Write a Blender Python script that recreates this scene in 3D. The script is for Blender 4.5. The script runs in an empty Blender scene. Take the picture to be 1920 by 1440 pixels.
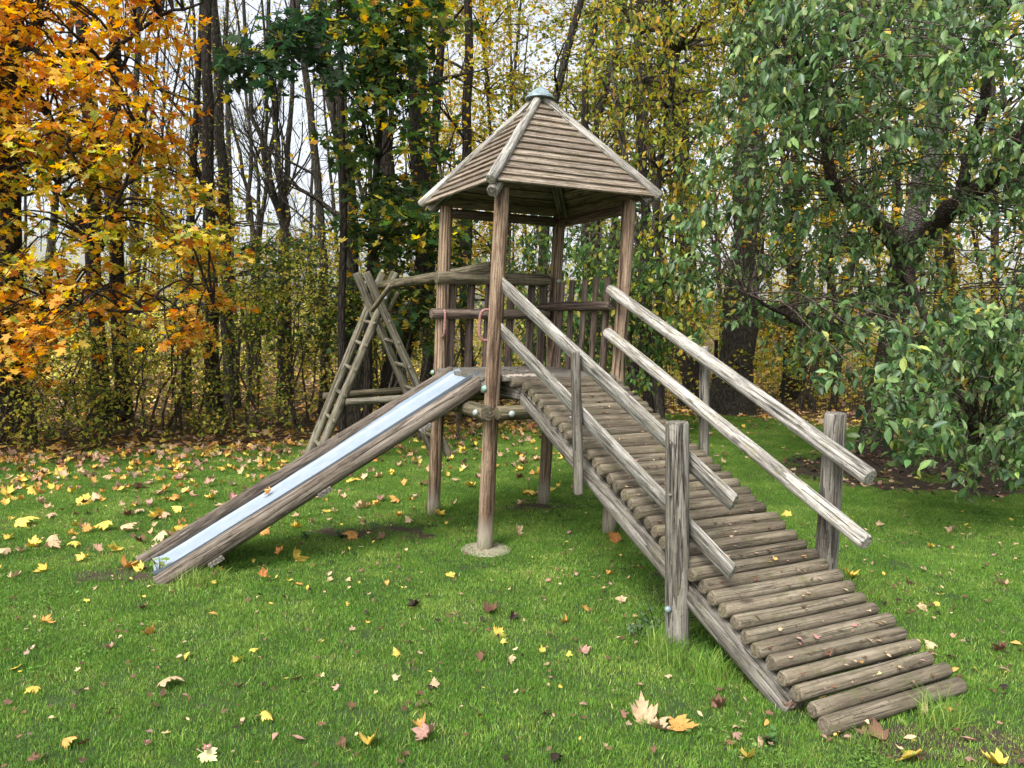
import bpy, math, random
import numpy as np
from mathutils import Vector, Matrix
random.seed(7); RNG = np.random.default_rng(7)
scene = bpy.context.scene
COL = scene.collection
PI = math.pi

# ------------------------------------------------------------------ camera, sky, sun, exposure
FPX = 1442.0
PITCH, ROLL, CAMZ = 0.0842, 0.0174, 1.65
SKY_STRENGTH, SUN_STRENGTH, EXPOSURE = 0.15, 1.3, 1.08
_cp, _sp = math.cos(PITCH), math.sin(PITCH)
CF = np.array([0, _cp, -_sp]); _u0 = np.array([0, _sp, _cp]); _r0 = np.array([1., 0, 0])
CR = math.cos(ROLL) * _r0 + math.sin(ROLL) * _u0
CU = -math.sin(ROLL) * _r0 + math.cos(ROLL) * _u0
CO = np.array([0, 0, CAMZ])
cd = bpy.data.cameras.new('camera'); cam = bpy.data.objects.new('camera', cd); COL.objects.link(cam)
cd.sensor_width = 36; cd.lens = 36 * FPX / 1920; cd.clip_start = 0.05; cd.clip_end = 2000
cam.matrix_world = Matrix(((CR[0], CU[0], -CF[0], 0), (CR[1], CU[1], -CF[1], 0), (CR[2], CU[2], -CF[2], CAMZ), (0, 0, 0, 1)))
scene.camera = cam
SUN_EL, SUN_AZ = math.radians(52), math.radians(-148)      # azimuth from +Y clockwise
w = bpy.data.worlds.new('World'); scene.world = w; w.use_nodes = True
nt = w.node_tree; nt.nodes.clear()
sky = nt.nodes.new('ShaderNodeTexSky'); sky.sky_type = 'NISHITA'; sky.sun_disc = False
sky.sun_elevation = SUN_EL; sky.sun_rotation = SUN_AZ; sky.air_density = 1.0; sky.dust_density = 4.0; sky.ozone_density = 1.5
hs = nt.nodes.new('ShaderNodeHueSaturation'); hs.inputs['Saturation'].default_value = 0.3; hs.inputs['Value'].default_value = 1.15
tc = nt.nodes.new('ShaderNodeTexCoord'); nz = nt.nodes.new('ShaderNodeTexNoise'); nz.inputs['Scale'].default_value = 2.2; nz.inputs['Detail'].default_value = 5
mr = nt.nodes.new('ShaderNodeMapRange'); mr.inputs['From Min'].default_value = .3; mr.inputs['From Max'].default_value = .7; mr.inputs['To Min'].default_value = .8; mr.inputs['To Max'].default_value = 1.08
mx = nt.nodes.new('ShaderNodeVectorMath'); mx.operation = 'SCALE'
bg = nt.nodes.new('ShaderNodeBackground'); bg.inputs['Strength'].default_value = SKY_STRENGTH
wo = nt.nodes.new('ShaderNodeOutputWorld')
nt.links.new(tc.outputs['Generated'], nz.inputs['Vector']); nt.links.new(nz.outputs['Fac'], mr.inputs['Value'])
nt.links.new(sky.outputs[0], hs.inputs['Color']); nt.links.new(hs.outputs[0], mx.inputs[0]); nt.links.new(mr.outputs[0], mx.inputs['Scale'])
nt.links.new(mx.outputs[0], bg.inputs['Color']); nt.links.new(bg.outputs[0], wo.inputs['Surface'])
sd = bpy.data.lights.new('sun', 'SUN'); sd.energy = SUN_STRENGTH; sd.angle = math.radians(18); sd.color = (1, .96, .9)
sun = bpy.data.objects.new('sun', sd); COL.objects.link(sun)
_sdir = Vector((math.sin(SUN_AZ) * math.cos(SUN_EL), math.cos(SUN_AZ) * math.cos(SUN_EL), math.sin(SUN_EL)))
sun.rotation_euler = _sdir.to_track_quat('Z', 'Y').to_euler(); sun.location = (0, 0, 20)
vs = scene.view_settings; vs.view_transform = 'Standard'; vs.look = 'None'; vs.gamma = 1; vs.use_curve_mapping = False; vs.exposure = EXPOSURE
scene.cycles.max_bounces = 6; scene.cycles.transparent_max_bounces = 4; scene.cycles.use_denoising = True

# ------------------------------------------------------------------ coordinates
def _ray(px, py): return (px - 960) / FPX * CR - (py - 720) / FPX * CU + CF
def W(px, py, y):                       # the point of the place at forward distance y that stands at a picture position
    d = _ray(px, py); return CO + d * (y / d[1])
def GR(px, py, z=0.0):
    d = _ray(px, py); return CO + d * ((z - CAMZ) / d[2])
YAW = .4598
UU = np.array([math.cos(YAW), math.sin(YAW), 0]); VV = np.array([-math.sin(YAW), math.cos(YAW), 0]); ZZ = np.array([0, 0, 1.])
FB = np.array([-.175, 5.4094, 0]); SIDE = 1.055
LEAN = np.array([.0337, 0, 1.])
def G(u, v, z): return FB + u * UU + v * VV + z * ZZ
def T(u, v, z): return FB + u * UU + v * VV + z * LEAN
def L(u, v, z, zr): return G(u, v, z) + np.array([.0337, 0, 0]) * (z - zr)

# ------------------------------------------------------------------ objects
WM = {}
def link(o, parent=None, M=None):
    COL.objects.link(o)
    M = M if M is not None else Matrix.Identity(4)
    WM[o.name] = M
    if parent is not None:
        o.parent = parent; o.matrix_local = WM[parent.name].inverted() @ M
    else:
        o.matrix_local = M
    return o
def tag(o, label=None, cat=None, group=None, kind=None):
    if label: o['label'] = label
    if cat: o['category'] = cat
    if group: o['group'] = group
    if kind: o['kind'] = kind
    return o
def empty(name, loc, label, cat, group=None):
    o = bpy.data.objects.new(name, None); o.empty_display_size = .1
    link(o, None, Matrix.Translation(Vector(loc))); return tag(o, label, cat, group)
def group_part(name, parent, loc):
    o = bpy.data.objects.new(name, None); o.empty_display_size = .05
    return link(o, parent, Matrix.Translation(Vector(loc)))
def pymesh(name, verts, faces, mat=None, smooth=True):
    m = bpy.data.meshes.new(name); m.from_pydata([tuple(v) for v in verts], [], faces)
    if smooth: m.polygons.foreach_set('use_smooth', [True] * len(m.polygons))
    if mat: m.materials.append(mat)
    m.update(); return m
def npmesh(name, V, faces_flat, nper, mat=None, smooth=False, cols=None):
    m = bpy.data.meshes.new(name)
    nf = len(faces_flat) // nper
    m.vertices.add(len(V)); m.vertices.foreach_set('co', np.asarray(V, np.float32).ravel())
    m.loops.add(len(faces_flat)); m.loops.foreach_set('vertex_index', np.asarray(faces_flat, np.int32))
    m.polygons.add(nf); m.polygons.foreach_set('loop_start', np.arange(nf, dtype=np.int32) * nper)
    m.polygons.foreach_set('loop_total', np.full(nf, nper, np.int32))
    if smooth: m.polygons.foreach_set('use_smooth', np.ones(nf, bool))
    if cols is not None:
        a = m.color_attributes.new('col', 'FLOAT_COLOR', 'POINT'); a.data.foreach_set('color', np.asarray(cols, np.float32).ravel())
    if mat: m.materials.append(mat)
    m.update(calc_edges=True); m.validate(); return m
def frame(p0, axis, ref=None):
    z = Vector(axis).normalized()
    r = Vector(ref) if ref is not None else (Vector((0, 0, 1)) if abs(z.z) < .9 else Vector((1, 0, 0)))
    x = (r - z * r.dot(z)).normalized(); y = z.cross(x)
    M = Matrix(((x.x, y.x, z.x, p0[0]), (x.y, y.y, z.y, p0[1]), (x.z, y.z, z.z, p0[2]), (0, 0, 0, 1)))
    return M

def section_round(n=18): return [(math.cos(2 * PI * k / n), math.sin(2 * PI * k / n)) for k in range(n)]
def section_half(n=10, depth=.62, ch=.1):          # a flat face on -x, a rounded back on +x
    pts = [(0, -1 + ch)] + [(max(.05, depth * math.cos(a)), math.sin(a)) for a in np.linspace(-PI / 2 + .2, PI / 2 - .2, n)] + [(0, 1 - ch)]
    return pts
def log_mesh(name, length, r0, r1, mat, sec=None, seed=0, rough=.035, bend=.0, bevel=.012, flat=False):
    rnd = random.Random(seed * 7919 + 13)
    sec = sec or section_round(); n = len(sec)
    nr = max(3, int(length / .11) + 1)
    zs = [0, min(bevel, length * .2)] + list(np.linspace(0, length, nr + 1)[1:-1]) + [length - min(bevel, length * .2), length]
    zs = sorted(zs)
    ph = [rnd.uniform(0, 6.28) for _ in range(10)]; fr = [rnd.uniform(2, 7) for _ in range(4)]
    ba = rnd.uniform(0, 6.28)
    V = []; F = []
    for i, z in enumerate(zs):
        t = z / length; r = r0 + (r1 - r0) * t
        if i in (0, len(zs) - 1): r *= (1 - min(.35, .006 / r))
        bx = bend * math.sin(PI * t) * math.cos(ba); by = bend * math.sin(PI * t) * math.sin(ba)
        for k, (x, y) in enumerate(sec):
            a = math.atan2(y, x)
            q = 1 + rough * (.5 * math.sin(2 * a + ph[0] + z * fr[0]) + .35 * math.sin(3 * a + ph[1] - z * fr[1]) + .3 * math.sin(5 * a + ph[2] + z * fr[2] * 2) + .45 * math.sin(z * fr[3] * 1.7 + ph[3]))
            V.append((x * r * q + bx, y * r * q + by, z))
    m = len(zs)
    for i in range(m - 1):
        for k in range(n):
            a = i * n + k; b = i * n + (k + 1) % n
            F.append((a, b, b + n, a + n))
    cf = len(V); V.append((0 if sec[0][0] else r0 * .3, 0, 0)); V.append((0 if sec[0][0] else r1 * .3, 0, length))
    cs = len(F)
    for k in range(n):
        F.append((cf, (k + 1) % n, k)); F.append((cf + 1, (m - 1) * n + k, (m - 1) * n + (k + 1) % n))
    me = pymesh(name, V, F, mat, True)
    for p in me.polygons[cs:]: p.use_smooth = False
    return me
_seed = [0]
def log(name, p0, p1, r, mat, parent=None, r1=None, half=False, ref=None, rough=.022, bend=0., sec=None, label=None):
    _seed[0] += 1
    p0 = np.array(p0, float); p1 = np.array(p1, float); ln = float(np.linalg.norm(p1 - p0))
    sc = sec or (section_half() if half else None)
    me = log_mesh(name, ln, r, r1 or r, mat, sc, _seed[0], rough, bend)
    o = bpy.data.objects.new(name, me); link(o, parent, frame(p0, p1 - p0, ref))
    if label: o['label'] = label
    return o
def section_box(w, h, c=.006):                     # unit radius is 1: sizes in metres
    a, b = w / 2, h / 2
    return [(a, -b + c), (a, b - c), (a - c, b), (-a + c, b), (-a, b - c), (-a, -b + c), (-a + c, -b), (a - c, -b)]
def board(name, p0, p1, w, h, mat, parent=None, ref=None, rough=.0, label=None, c=.004):
    """w along ref, h across it"""
    _seed[0] += 1
    p0 = np.array(p0, float); p1 = np.array(p1, float); ln = float(np.linalg.norm(p1 - p0))
    sec = section_box(w, h, c); n = len(sec); V = []; F = []
    rnd = random.Random(_seed[0]); nr = max(1, int(ln / .3)); ph = rnd.uniform(0, 6)
    zs = np.linspace(0, ln, nr + 1)
    for z in zs:
        for x, y in sec: V.append((x + rough * math.sin(z * 4 + ph), y + rough * math.cos(z * 5 + ph), z))
    for i in range(len(zs) - 1):
        for k in range(n):
            a = i * n + k; b = i * n + (k + 1) % n; F.append((a, b, b + n, a + n))
    F.append(tuple(range(n))[::-1]); F.append(tuple(range((len(zs) - 1) * n, len(zs) * n)))
    me = pymesh(name, V, F, mat, False)
    o = bpy.data.objects.new(name, me); link(o, parent, frame(p0, p1 - p0, ref))
    if label: o['label'] = label
    return o
def lathe(name, prof, n, mat, parent, p0, axis, smooth=True):
    V = []; F = []
    for r, z in prof:
        for k in range(n): V.append((r * math.cos(2 * PI * k / n), r * math.sin(2 * PI * k / n), z))
    for i in range(len(prof) - 1):
        for k in range(n):
            a = i * n + k; b = i * n + (k + 1) % n; F.append((a, b, b + n, a + n))
    F.append(tuple(range(n))[::-1]); F.append(tuple(range((len(prof) - 1) * n, len(prof) * n)))
    o = bpy.data.objects.new(name, pymesh(name, V, F, mat, smooth)); return link(o, parent, frame(p0, axis))
def bolt(p, axis, parent, mat=None, r=.02):
    return lathe('bolt_cap', [(r * 1.05, 0), (r * 1.05, r * .3), (r * .95, r * .75), (r * .6, r * 1.05), (r * .15, r * 1.15)], 12, mat or M['bolt'], parent, p, axis)
class Tubes:
    """tubes of a tree gathered into one mesh"""
    def __init__(s): s.V = []; s.F = []; s.n = 0
    def add(s, P, R, n=6):
        P = np.asarray(P, float); m = len(P)
        if m < 2: return
        tg = np.gradient(P, axis=0); tg /= np.linalg.norm(tg, axis=1)[:, None] + 1e-9
        ref = np.array([1, 0, 0.]) if abs(tg[0][0]) < .8 else np.array([0, 1., 0])
        x = np.cross(tg, ref); x /= np.linalg.norm(x, axis=1)[:, None] + 1e-9; y = np.cross(tg, x)
        a = np.arange(n) * 2 * PI / n
        ring = P[:, None, :] + np.asarray(R)[:, None, None] * (np.cos(a)[None, :, None] * x[:, None, :] + np.sin(a)[None, :, None] * y[:, None, :])
        i = np.arange(m - 1)[:, None] * n + np.arange(n)[None, :]; j = np.arange(m - 1)[:, None] * n + (np.arange(n)[None, :] + 1) % n
        f = np.stack([i, j, j + n, i + n], -1).reshape(-1, 4) + s.n
        s.V.append(ring.reshape(-1, 3)); s.F.append(f); s.n += m * n
    def build(s, name, mat, parent, M0=None):
        V = np.concatenate(s.V); F = np.concatenate(s.F)
        me = npmesh(name, V - np.array(M0 if M0 is not None else (0, 0, 0)), F.ravel(), 4, mat, True)
        o = bpy.data.objects.new(name, me)
        return link(o, parent, Matrix.Translation(Vector(M0)) if M0 is not None else None)

# ------------------------------------------------------------------ materials
M = {}
def newmat(name, rough=.8):
    m = bpy.data.materials.new(name); m.use_nodes = True; t = m.node_tree; b = t.nodes['Principled BSDF']
    b.inputs['Roughness'].default_value = rough; b.inputs['Specular IOR Level'].default_value = .3
    return m, t, b
class N:
    def __init__(s, t): s.t = t
    def __call__(s, kind, _op=None, **kw):
        n = s.t.nodes.new('ShaderNode' + kind)
        if _op: n.operation = _op
        for k, v in kw.items():
            k2 = k.replace('_', ' ')
            if k.startswith('i') and k[1:].isdigit(): sock = n.inputs[int(k[1:])]
            else: sock = n.inputs[k2]
            if isinstance(v, bpy.types.NodeSocket): s.t.links.new(v, sock)
            else: sock.default_value = v
        return n
    def math(s, op, a, b=0., c=0.):
        return s('Math', op, i0=a, i1=b, i2=c).outputs[0]
    def ramp(s, fac, stops, interp='LINEAR'):
        n = s.t.nodes.new('ShaderNodeValToRGB'); e = n.color_ramp.elements; n.color_ramp.interpolation = interp
        while len(e) > 1: e.remove(e[-1])
        e[0].position = stops[0][0]; e[0].color = (*stops[0][1], 1)
        for p, c in stops[1:]:
            x = e.new(p); x.color = (*c, 1)
        s.t.links.new(fac, n.inputs[0]); return n.outputs[0]
    def mix(s, fac, a, b, mode='MIX'):
        n = s.t.nodes.new('ShaderNodeMix'); n.data_type = 'RGBA'; n.blend_type = mode
        for sock, v in ((n.inputs[0], fac), (n.inputs[6], a), (n.inputs[7], b)):
            if isinstance(v, bpy.types.NodeSocket): s.t.links.new(v, sock)
            else: sock.default_value = v if not isinstance(v, tuple) else (*v, 1)
        return n.outputs[2]
def wood(name, dark, mid, light, moss=(.09, .1, .035), moss_amt=.3, ring=.012, grain=1., crack=.5, ringamt=.5, rough=.85):
    m, t, b = newmat(name, rough); n = N(t)
    tc = n('TexCoord'); oi = n('ObjectInfo')
    off = n('Vector' 'Math', 'SCALE', i0=(31., 17., 53.), Scale=oi.outputs['Random']).outputs[0]
    co = n('VectorMath', 'ADD', i0=tc.outputs['Object'], i1=off).outputs[0]
    st = n('VectorMath', 'MULTIPLY', i0=co, i1=(1, 1, .07)).outputs[0]
    st2 = n('VectorMath', 'MULTIPLY', i0=co, i1=(1, 1, .02)).outputs[0]
    warp = n('TexNoise', Vector=n('VectorMath', 'MULTIPLY', i0=co, i1=(1, 1, .09)).outputs[0], Scale=8., Detail=2.).outputs['Color']
    wv = n('VectorMath', 'SCALE', i0=n('VectorMath', 'SUBTRACT', i0=warp, i1=(.5, .5, .5)).outputs[0], Scale=.055).outputs[0]
    # ring pattern: distance from a slightly oblique pith
    sp = n('SeparateXYZ', Vector=n('VectorMath', 'ADD', i0=tc.outputs['Object'], i1=wv).outputs[0])
    rr = n.math('SUBTRACT', oi.outputs['Random'], .5)
    px = n.math('ADD', sp.outputs[0], n.math('MULTIPLY', sp.outputs[2], n.math('MULTIPLY', rr, .05)))
    py = n.math('ADD', sp.outputs[1], n.math('MULTIPLY', rr, .03))
    r = n.math('SQRT', n.math('ADD', n.math('MULTIPLY', px, px), n.math('MULTIPLY', py, py)))
    rg = n.math('FRACT', n.math('DIVIDE', r, ring))
    rings = n.math('POWER', rg, 1.6)
    g = n('TexNoise', Vector=st, Scale=85., Detail=4., Roughness=.7).outputs['Fac']
    big = n('TexNoise', Vector=n('VectorMath', 'MULTIPLY', i0=co, i1=(1, 1, .22)).outputs[0], Scale=9., Detail=4., Roughness=.65).outputs['Fac']
    cr = n('TexNoise', Vector=st2, Scale=34., Detail=2., Roughness=.6, Distortion=.4).outputs['Fac']
    crk = n('MapRange', Value=n.math('ABSOLUTE', n.math('SUBTRACT', cr, .47)), From_Min=.004, From_Max=.018, To_Min=1., To_Max=0.).outputs[0]
    crk = n.math('MULTIPLY', crk, n.math('GREATER_THAN', big, .48))
    f = n.math('ADD', n.math('MULTIPLY', n.math('SUBTRACT', g, .5), 1.9 * grain), n.math('ADD', .5, n.math('ADD', n.math('MULTIPLY', n.math('SUBTRACT', .45, rings), ringamt), n.math('MULTIPLY', n.math('SUBTRACT', big, .5), 1.1))))
    col = n.ramp(f, [(.12, dark), (.48, mid), (.9, light)])
    ms = n('TexNoise', Vector=co, Scale=14., Detail=5., Roughness=.75).outputs['Fac']
    col = n.mix(n('MapRange', Value=ms, From_Min=.52, From_Max=.66, To_Max=moss_amt).outputs[0], col, moss)
    sm = n('TexNoise', Vector=co, Scale=60., Detail=3.).outputs['Fac']
    col = n.mix(n('MapRange', Value=sm, From_Min=.6, From_Max=.72, To_Max=.45).outputs[0], col, tuple(c * .35 for c in dark))
    # knots
    vo = n('TexVoronoi', Vector=n('VectorMath', 'MULTIPLY', i0=co, i1=(1, 1, .42)).outputs[0], Scale=5.5)
    kn = n('MapRange', Value=vo.outputs['Distance'], From_Min=.06, From_Max=.12, To_Min=1., To_Max=0.).outputs[0]
    col = n.mix(n.math('MULTIPLY', kn, .7), col, tuple(c * .7 for c in dark))
    col = n.mix(n.math('MULTIPLY', crk, crack), col, tuple(c * .25 for c in dark))
    if name == 'post_wood':
        zz = n.math('ADD', n('SeparateXYZ', Vector=tc.outputs['Object']).outputs[2], n.math('MULTIPLY', n.math('SUBTRACT', g, .5), .35))
        col = n.mix(n('MapRange', Value=zz, From_Min=.30, From_Max=.14, To_Max=.8).outputs[0], col, (.34, .31, .25))
        col = n.mix(n('MapRange', Value=zz, From_Min=.16, From_Max=.06, To_Max=.75).outputs[0], col, (.12, .12, .055))
    vr = n('HueSaturation', Color=col, Value=n('MapRange', Value=oi.outputs['Random'], To_Min=.8, To_Max=1.18).outputs[0])
    t.links.new(vr.outputs[0], b.inputs['Base Color'])
    hgt = n.math('SUBTRACT', n.math('ADD', n.math('MULTIPLY', g, .7), n.math('MULTIPLY', n.math('SUBTRACT', 1., rings), .4)), n.math('MULTIPLY', crk, .9))
    bp = n('Bump', Strength=.9, Distance=.006, Height=hgt); t.links.new(bp.outputs[0], b.inputs['Normal'])
    M[name] = m; return m
wood('post_wood', (0.045, 0.026, 0.016), (0.165, 0.105, 0.066), (0.34, 0.25, 0.17), moss_amt=.1, ring=.015, ringamt=.85)
wood('silver_wood', (0.072, 0.0648, 0.0552), (0.264, 0.246, 0.2136), (0.516, 0.498, 0.45), moss=(.22, .20, .10), moss_amt=.45, crack=.9, ring=.02, ringamt=.3)
wood('grey_wood', (0.045, 0.039, 0.032), (0.14, 0.127, 0.105), (0.27, 0.25, 0.215), moss=(.14, .13, .06), moss_amt=.3, crack=.9, ring=.018)
wood('ramp_wood', (0.045, 0.035, 0.024), (0.135, 0.11, 0.076), (0.265, 0.225, 0.16), moss=(.10, .10, .04), moss_amt=.6, crack=.35, ring=.02, ringamt=.2, grain=.6)
wood('roof_wood', (0.069, 0.0529, 0.0391), (0.207, 0.161, 0.1207), (0.391, 0.3335, 0.2587), moss=(.14, .115, .04), moss_amt=.7, crack=.3, ring=.03, ringamt=.25)
wood('slat_wood', (0.035, 0.024, 0.018), (0.1, 0.07, 0.053), (0.18, 0.14, 0.11), moss_amt=.15, ring=.02)
wood('slide_wood', (0.04, 0.03, 0.023), (0.125, 0.099, 0.076), (0.23, 0.195, 0.155), moss=(.15, .13, .08), moss_amt=.25, crack=.9, ring=.02)
wood('pole_wood', (0.045, 0.038, 0.027), (0.145, 0.127, 0.092), (0.28, 0.255, 0.195), moss=(.12, .14, .05), moss_amt=.55, crack=.6, ring=.02)
wood('beam_wood', (.045, .037, .022), (.13, .105, .068), (.25, .21, .14), moss=(.10, .12, .035), moss_amt=.6, ring=.02)

def simple(name, color, rough=.5, metal=0., nscale=30, namp=.15, bump=0.):
    m, t, b = newmat(name, rough); n = N(t); b.inputs['Metallic'].default_value = metal
    tc = n('TexCoord'); z = n('TexNoise', Vector=tc.outputs['Object'], Scale=float(nscale), Detail=5.).outputs['Fac']
    c = n.mix(n('MapRange', Value=z, From_Min=.3, From_Max=.7).outputs[0], tuple(x * (1 - namp) for x in color), tuple(min(1, x * (1 + namp)) for x in color))
    t.links.new(c, b.inputs['Base Color'])
    if bump:
        bp = n('Bump', Strength=.6, Distance=bump, Height=z); t.links.new(bp.outputs[0], b.inputs['Normal'])
    M[name] = m; return m
simple('bolt', (.30, .33, .31), .45, 0., 40, .25)
simple('bolt_green', (.22, .36, .29), .5, 0., 40, .25)
simple('nail_dark', (.06, .05, .045), .6)
simple('cap_metal', (.24, .31, .33), .55, .3, 25, .3)
simple('handle_pink', (.27, .13, .12), .5, 0., 60, .35)
simple('fence_black', (.012, .014, .014), .5)
simple('concrete', (.27, .25, .175), .95, 0, 60, .4, .01)
simple('pebble', (.45, .38, .31), .8, 0, 8, .5)
# slide sheet: dull scratched steel
m, t, b = newmat('slide_metal', .42); n = N(t); b.inputs['Metallic'].default_value = .15
tc = n('TexCoord'); z = n('TexNoise', Vector=n('VectorMath', 'MULTIPLY', i0=tc.outputs['Object'], i1=(60, 60, 1.2)).outputs[0], Scale=2., Detail=5.).outputs['Fac']
z2 = n('TexNoise', Vector=tc.outputs['Object'], Scale=7., Detail=6., Roughness=.7).outputs['Fac']
c = n.mix(n('MapRange', Value=z2, From_Min=.35, From_Max=.7).outputs[0], (.26, .32, .38), (.34, .40, .46))
c = n.mix(n('MapRange', Value=n('TexNoise', Vector=tc.outputs['Object'], Scale=45., Detail=2.).outputs['Fac'], From_Min=.66, From_Max=.74, To_Max=.5).outputs[0], c, (.42, .40, .36))
t.links.new(c, b.inputs['Base Color']); t.links.new(n('MapRange', Value=z, To_Min=.45, To_Max=.7).outputs[0], b.inputs['Roughness']); M['slide_metal'] = m

def bark(name, dark, light, moss, mamt=.4, sc=22., zs=.22):
    m, t, b = newmat(name, .95); n = N(t)
    g = n('NewGeometry'); oi = n('ObjectInfo')
    st = n('VectorMath', 'MULTIPLY', i0=g.outputs['Position'], i1=(1, 1, zs)).outputs[0]
    a = n('TexNoise', Vector=st, Scale=sc, Detail=5., Roughness=.65, Distortion=.5).outputs['Fac']
    v = n('TexVoronoi', Vector=st, Scale=sc * 1.1); v.feature = 'DISTANCE_TO_EDGE'
    e = n('MapRange', Value=v.outputs['Distance'], From_Min=0., From_Max=.25).outputs[0]
    f = n.math('MULTIPLY', n.math('ADD', e, .35), a)
    col = n.ramp(f, [(.12, dark), (.62, light)])
    ms = n('TexNoise', Vector=g.outputs['Position'], Scale=3.5, Detail=6., Roughness=.7).outputs['Fac']
    col = n.mix(n('MapRange', Value=ms, From_Min=.5, From_Max=.68, To_Max=mamt).outputs[0], col, moss)
    t.links.new(n('HueSaturation', Color=col, Value=n('MapRange', Value=oi.outputs['Random'], To_Min=.75, To_Max=1.25).outputs[0]).outputs[0], b.inputs['Base Color'])
    bp = n('Bump', Strength=1., Distance=.03, Height=f); t.links.new(bp.outputs[0], b.inputs['Normal']); M[name] = m
bark('bark_dark', (.009, .007, .006), (.050, .040, .032), (.03, .034, .015), .4)
bark('bark_stem', (.04, .033, .026), (.12, .10, .08), (.07, .08, .04), .4)
bark('bark_grey', (.014, .012, .010), (.066, .058, .046), (.036, .042, .018), .5)
bark('bark_pale', (.07, .06, .05), (.32, .29, .26), (.10, .11, .06), .25, 18., 1.6)
bark('bark_cherry', (.03, .02, .016), (.13, .10, .08), (.07, .08, .04), .3, 18., 1.4)

def leafmat(name, trans=.35, rough=.5, spec=.35, vein=True):
    m, t, b = newmat(name, rough); n = N(t); b.inputs['Specular IOR Level'].default_value = spec
    at = n('Attribute'); at.attribute_name = 'col'; oi = n('ObjectInfo')
    g = n('NewGeometry')
    c = n.mix(1., at.outputs['Color'], oi.outputs['Color'], 'MULTIPLY')
    z = n('TexNoise', Vector=g.outputs['Position'], Scale=55., Detail=3.).outputs['Fac']
    c = n('HueSaturation', Color=c, Value=n('MapRange', Value=z, From_Min=.3, From_Max=.7, To_Min=.75, To_Max=1.25).outputs[0]).outputs[0]
    t.links.new(c, b.inputs['Base Color'])
    tr = n('BsdfTranslucent', Color=n('HueSaturation', Color=c, Value=1.3, Saturation=1.15).outputs[0])
    ms = n('MixShader', Fac=trans); t.links.new(b.outputs[0], ms.inputs[1]); t.links.new(tr.outputs[0], ms.inputs[2])
    t.links.new(ms.outputs[0], t.nodes['Material Output'].inputs['Surface']); M[name] = m
leafmat('leaf', .5, .6, .2)
leafmat('leaf_glossy', .3, .42, .45)
leafmat('leaf_dry', .12, .7, .2)

# grass blades
m, t, b = newmat('grass', .55); n = N(t); b.inputs['Specular IOR Level'].default_value = .25
g = n('NewGeometry'); oi = n('ObjectInfo')
z1 = n('TexNoise', Vector=g.outputs['Position'], Scale=1.6, Detail=6., Roughness=.7).outputs['Fac']
z2 = n('TexNoise', Vector=g.outputs['Position'], Scale=30., Detail=2.).outputs['Fac']
at = n('Attribute'); at.attribute_name = 'col'
c = n.ramp(z1, [(.34, (.10, .235, .032)), (.5, (.155, .315, .045)), (.64, (.27, .42, .08))])
c = n.mix(n('MapRange', Value=z2, From_Min=.45, From_Max=.75, To_Max=.55).outputs[0], c, (.17, .22, .05))
c = n.mix(1., c, at.outputs['Color'], 'MULTIPLY')
t.links.new(c, b.inputs['Base Color'])
tr = n('BsdfTranslucent', Color=c); ms = n('MixShader', Fac=.35); t.links.new(b.outputs[0], ms.inputs[1]); t.links.new(tr.outputs[0], ms.inputs[2])
t.links.new(ms.outputs[0], t.nodes['Material Output'].inputs['Surface']); M['grass'] = m
# ground sheets
def groundmat(name, stops, sc=9., sc2=60., c2=(.03, .025, .015), amt=.6):
    m, t, b = newmat(name, .95); n = N(t); g = n('NewGeometry')
    a = n('TexNoise', Vector=g.outputs['Position'], Scale=sc, Detail=6., Roughness=.7).outputs['Fac']
    d = n('TexNoise', Vector=g.outputs['Position'], Scale=sc2, Detail=4., Roughness=.7).outputs['Fac']
    c = n.ramp(a, stops); c = n.mix(n('MapRange', Value=d, From_Min=.45, From_Max=.7, To_Max=amt).outputs[0], c, c2)
    t.links.new(c, b.inputs['Base Color']); bp = n('Bump', Strength=.8, Distance=.03, Height=d); t.links.new(bp.outputs[0], b.inputs['Normal']); M[name] = m
groundmat('lawn_soil', [(.3, (.035, .075, .016)), (.6, (.06, .11, .022))], 6., 70., (.03, .03, .012))
groundmat('litter_soil', [(.3, (.05, .032, .018)), (.5, (.10, .065, .03)), (.7, (.17, .115, .045))], 5., 60., (.022, .016, .010))
groundmat('bare_soil', [(.3, (.045, .033, .022)), (.7, (.10, .075, .05))], 8., 60., (.025, .018, .012))

# ------------------------------------------------------------------ ground
def sheet(name, poly, z, mat):
    o = bpy.data.objects.new(name, pymesh(name, [(x, y, z) for x, y in poly], [tuple(range(len(poly)))], mat, False))
    return tag(link(o), kind='structure')
sheet('ground', [(-400, -400), (400, -400), (400, 400), (-400, 400)], -.008, M['litter_soil'])
EDGE = [(-14, 4.5), (-9, 7.0), (-5.736, 8.5), (-4.736, 8.95), (-3.7, 9.45), (-2.67, 9.9), (-.7, 11.4), (.8, 12.7), (2.3, 13.7), (3.9, 13.9), (5.2, 12.9), (6.8, 11.8), (8.6, 9.7), (12, 7)]
sheet('lawn', EDGE[::-1] + [(-14, -8), (12, -8)], .0, M['lawn_soil'])
EX = np.array([e[0] for e in EDGE]); EY = np.array([e[1] for e in EDGE])
def edge_y(x): return np.interp(x, EX, EY)
def blob(cx, cy, rx, ry, n=28, seed=1, j=.18):
    r = random.Random(seed); ph = [r.uniform(0, 6) for _ in range(4)]
    return [(cx + rx * math.cos(a) * (1 + j * math.sin(2 * a + ph[0]) + j * .6 * math.sin(5 * a + ph[1])), cy + ry * math.sin(a) * (1 + j * math.sin(3 * a + ph[2]) + j * .5 * math.sin(7 * a + ph[3]))) for a in np.linspace(0, 2 * PI, n, endpoint=False)]
_s = GR(1790, 905)
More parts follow.
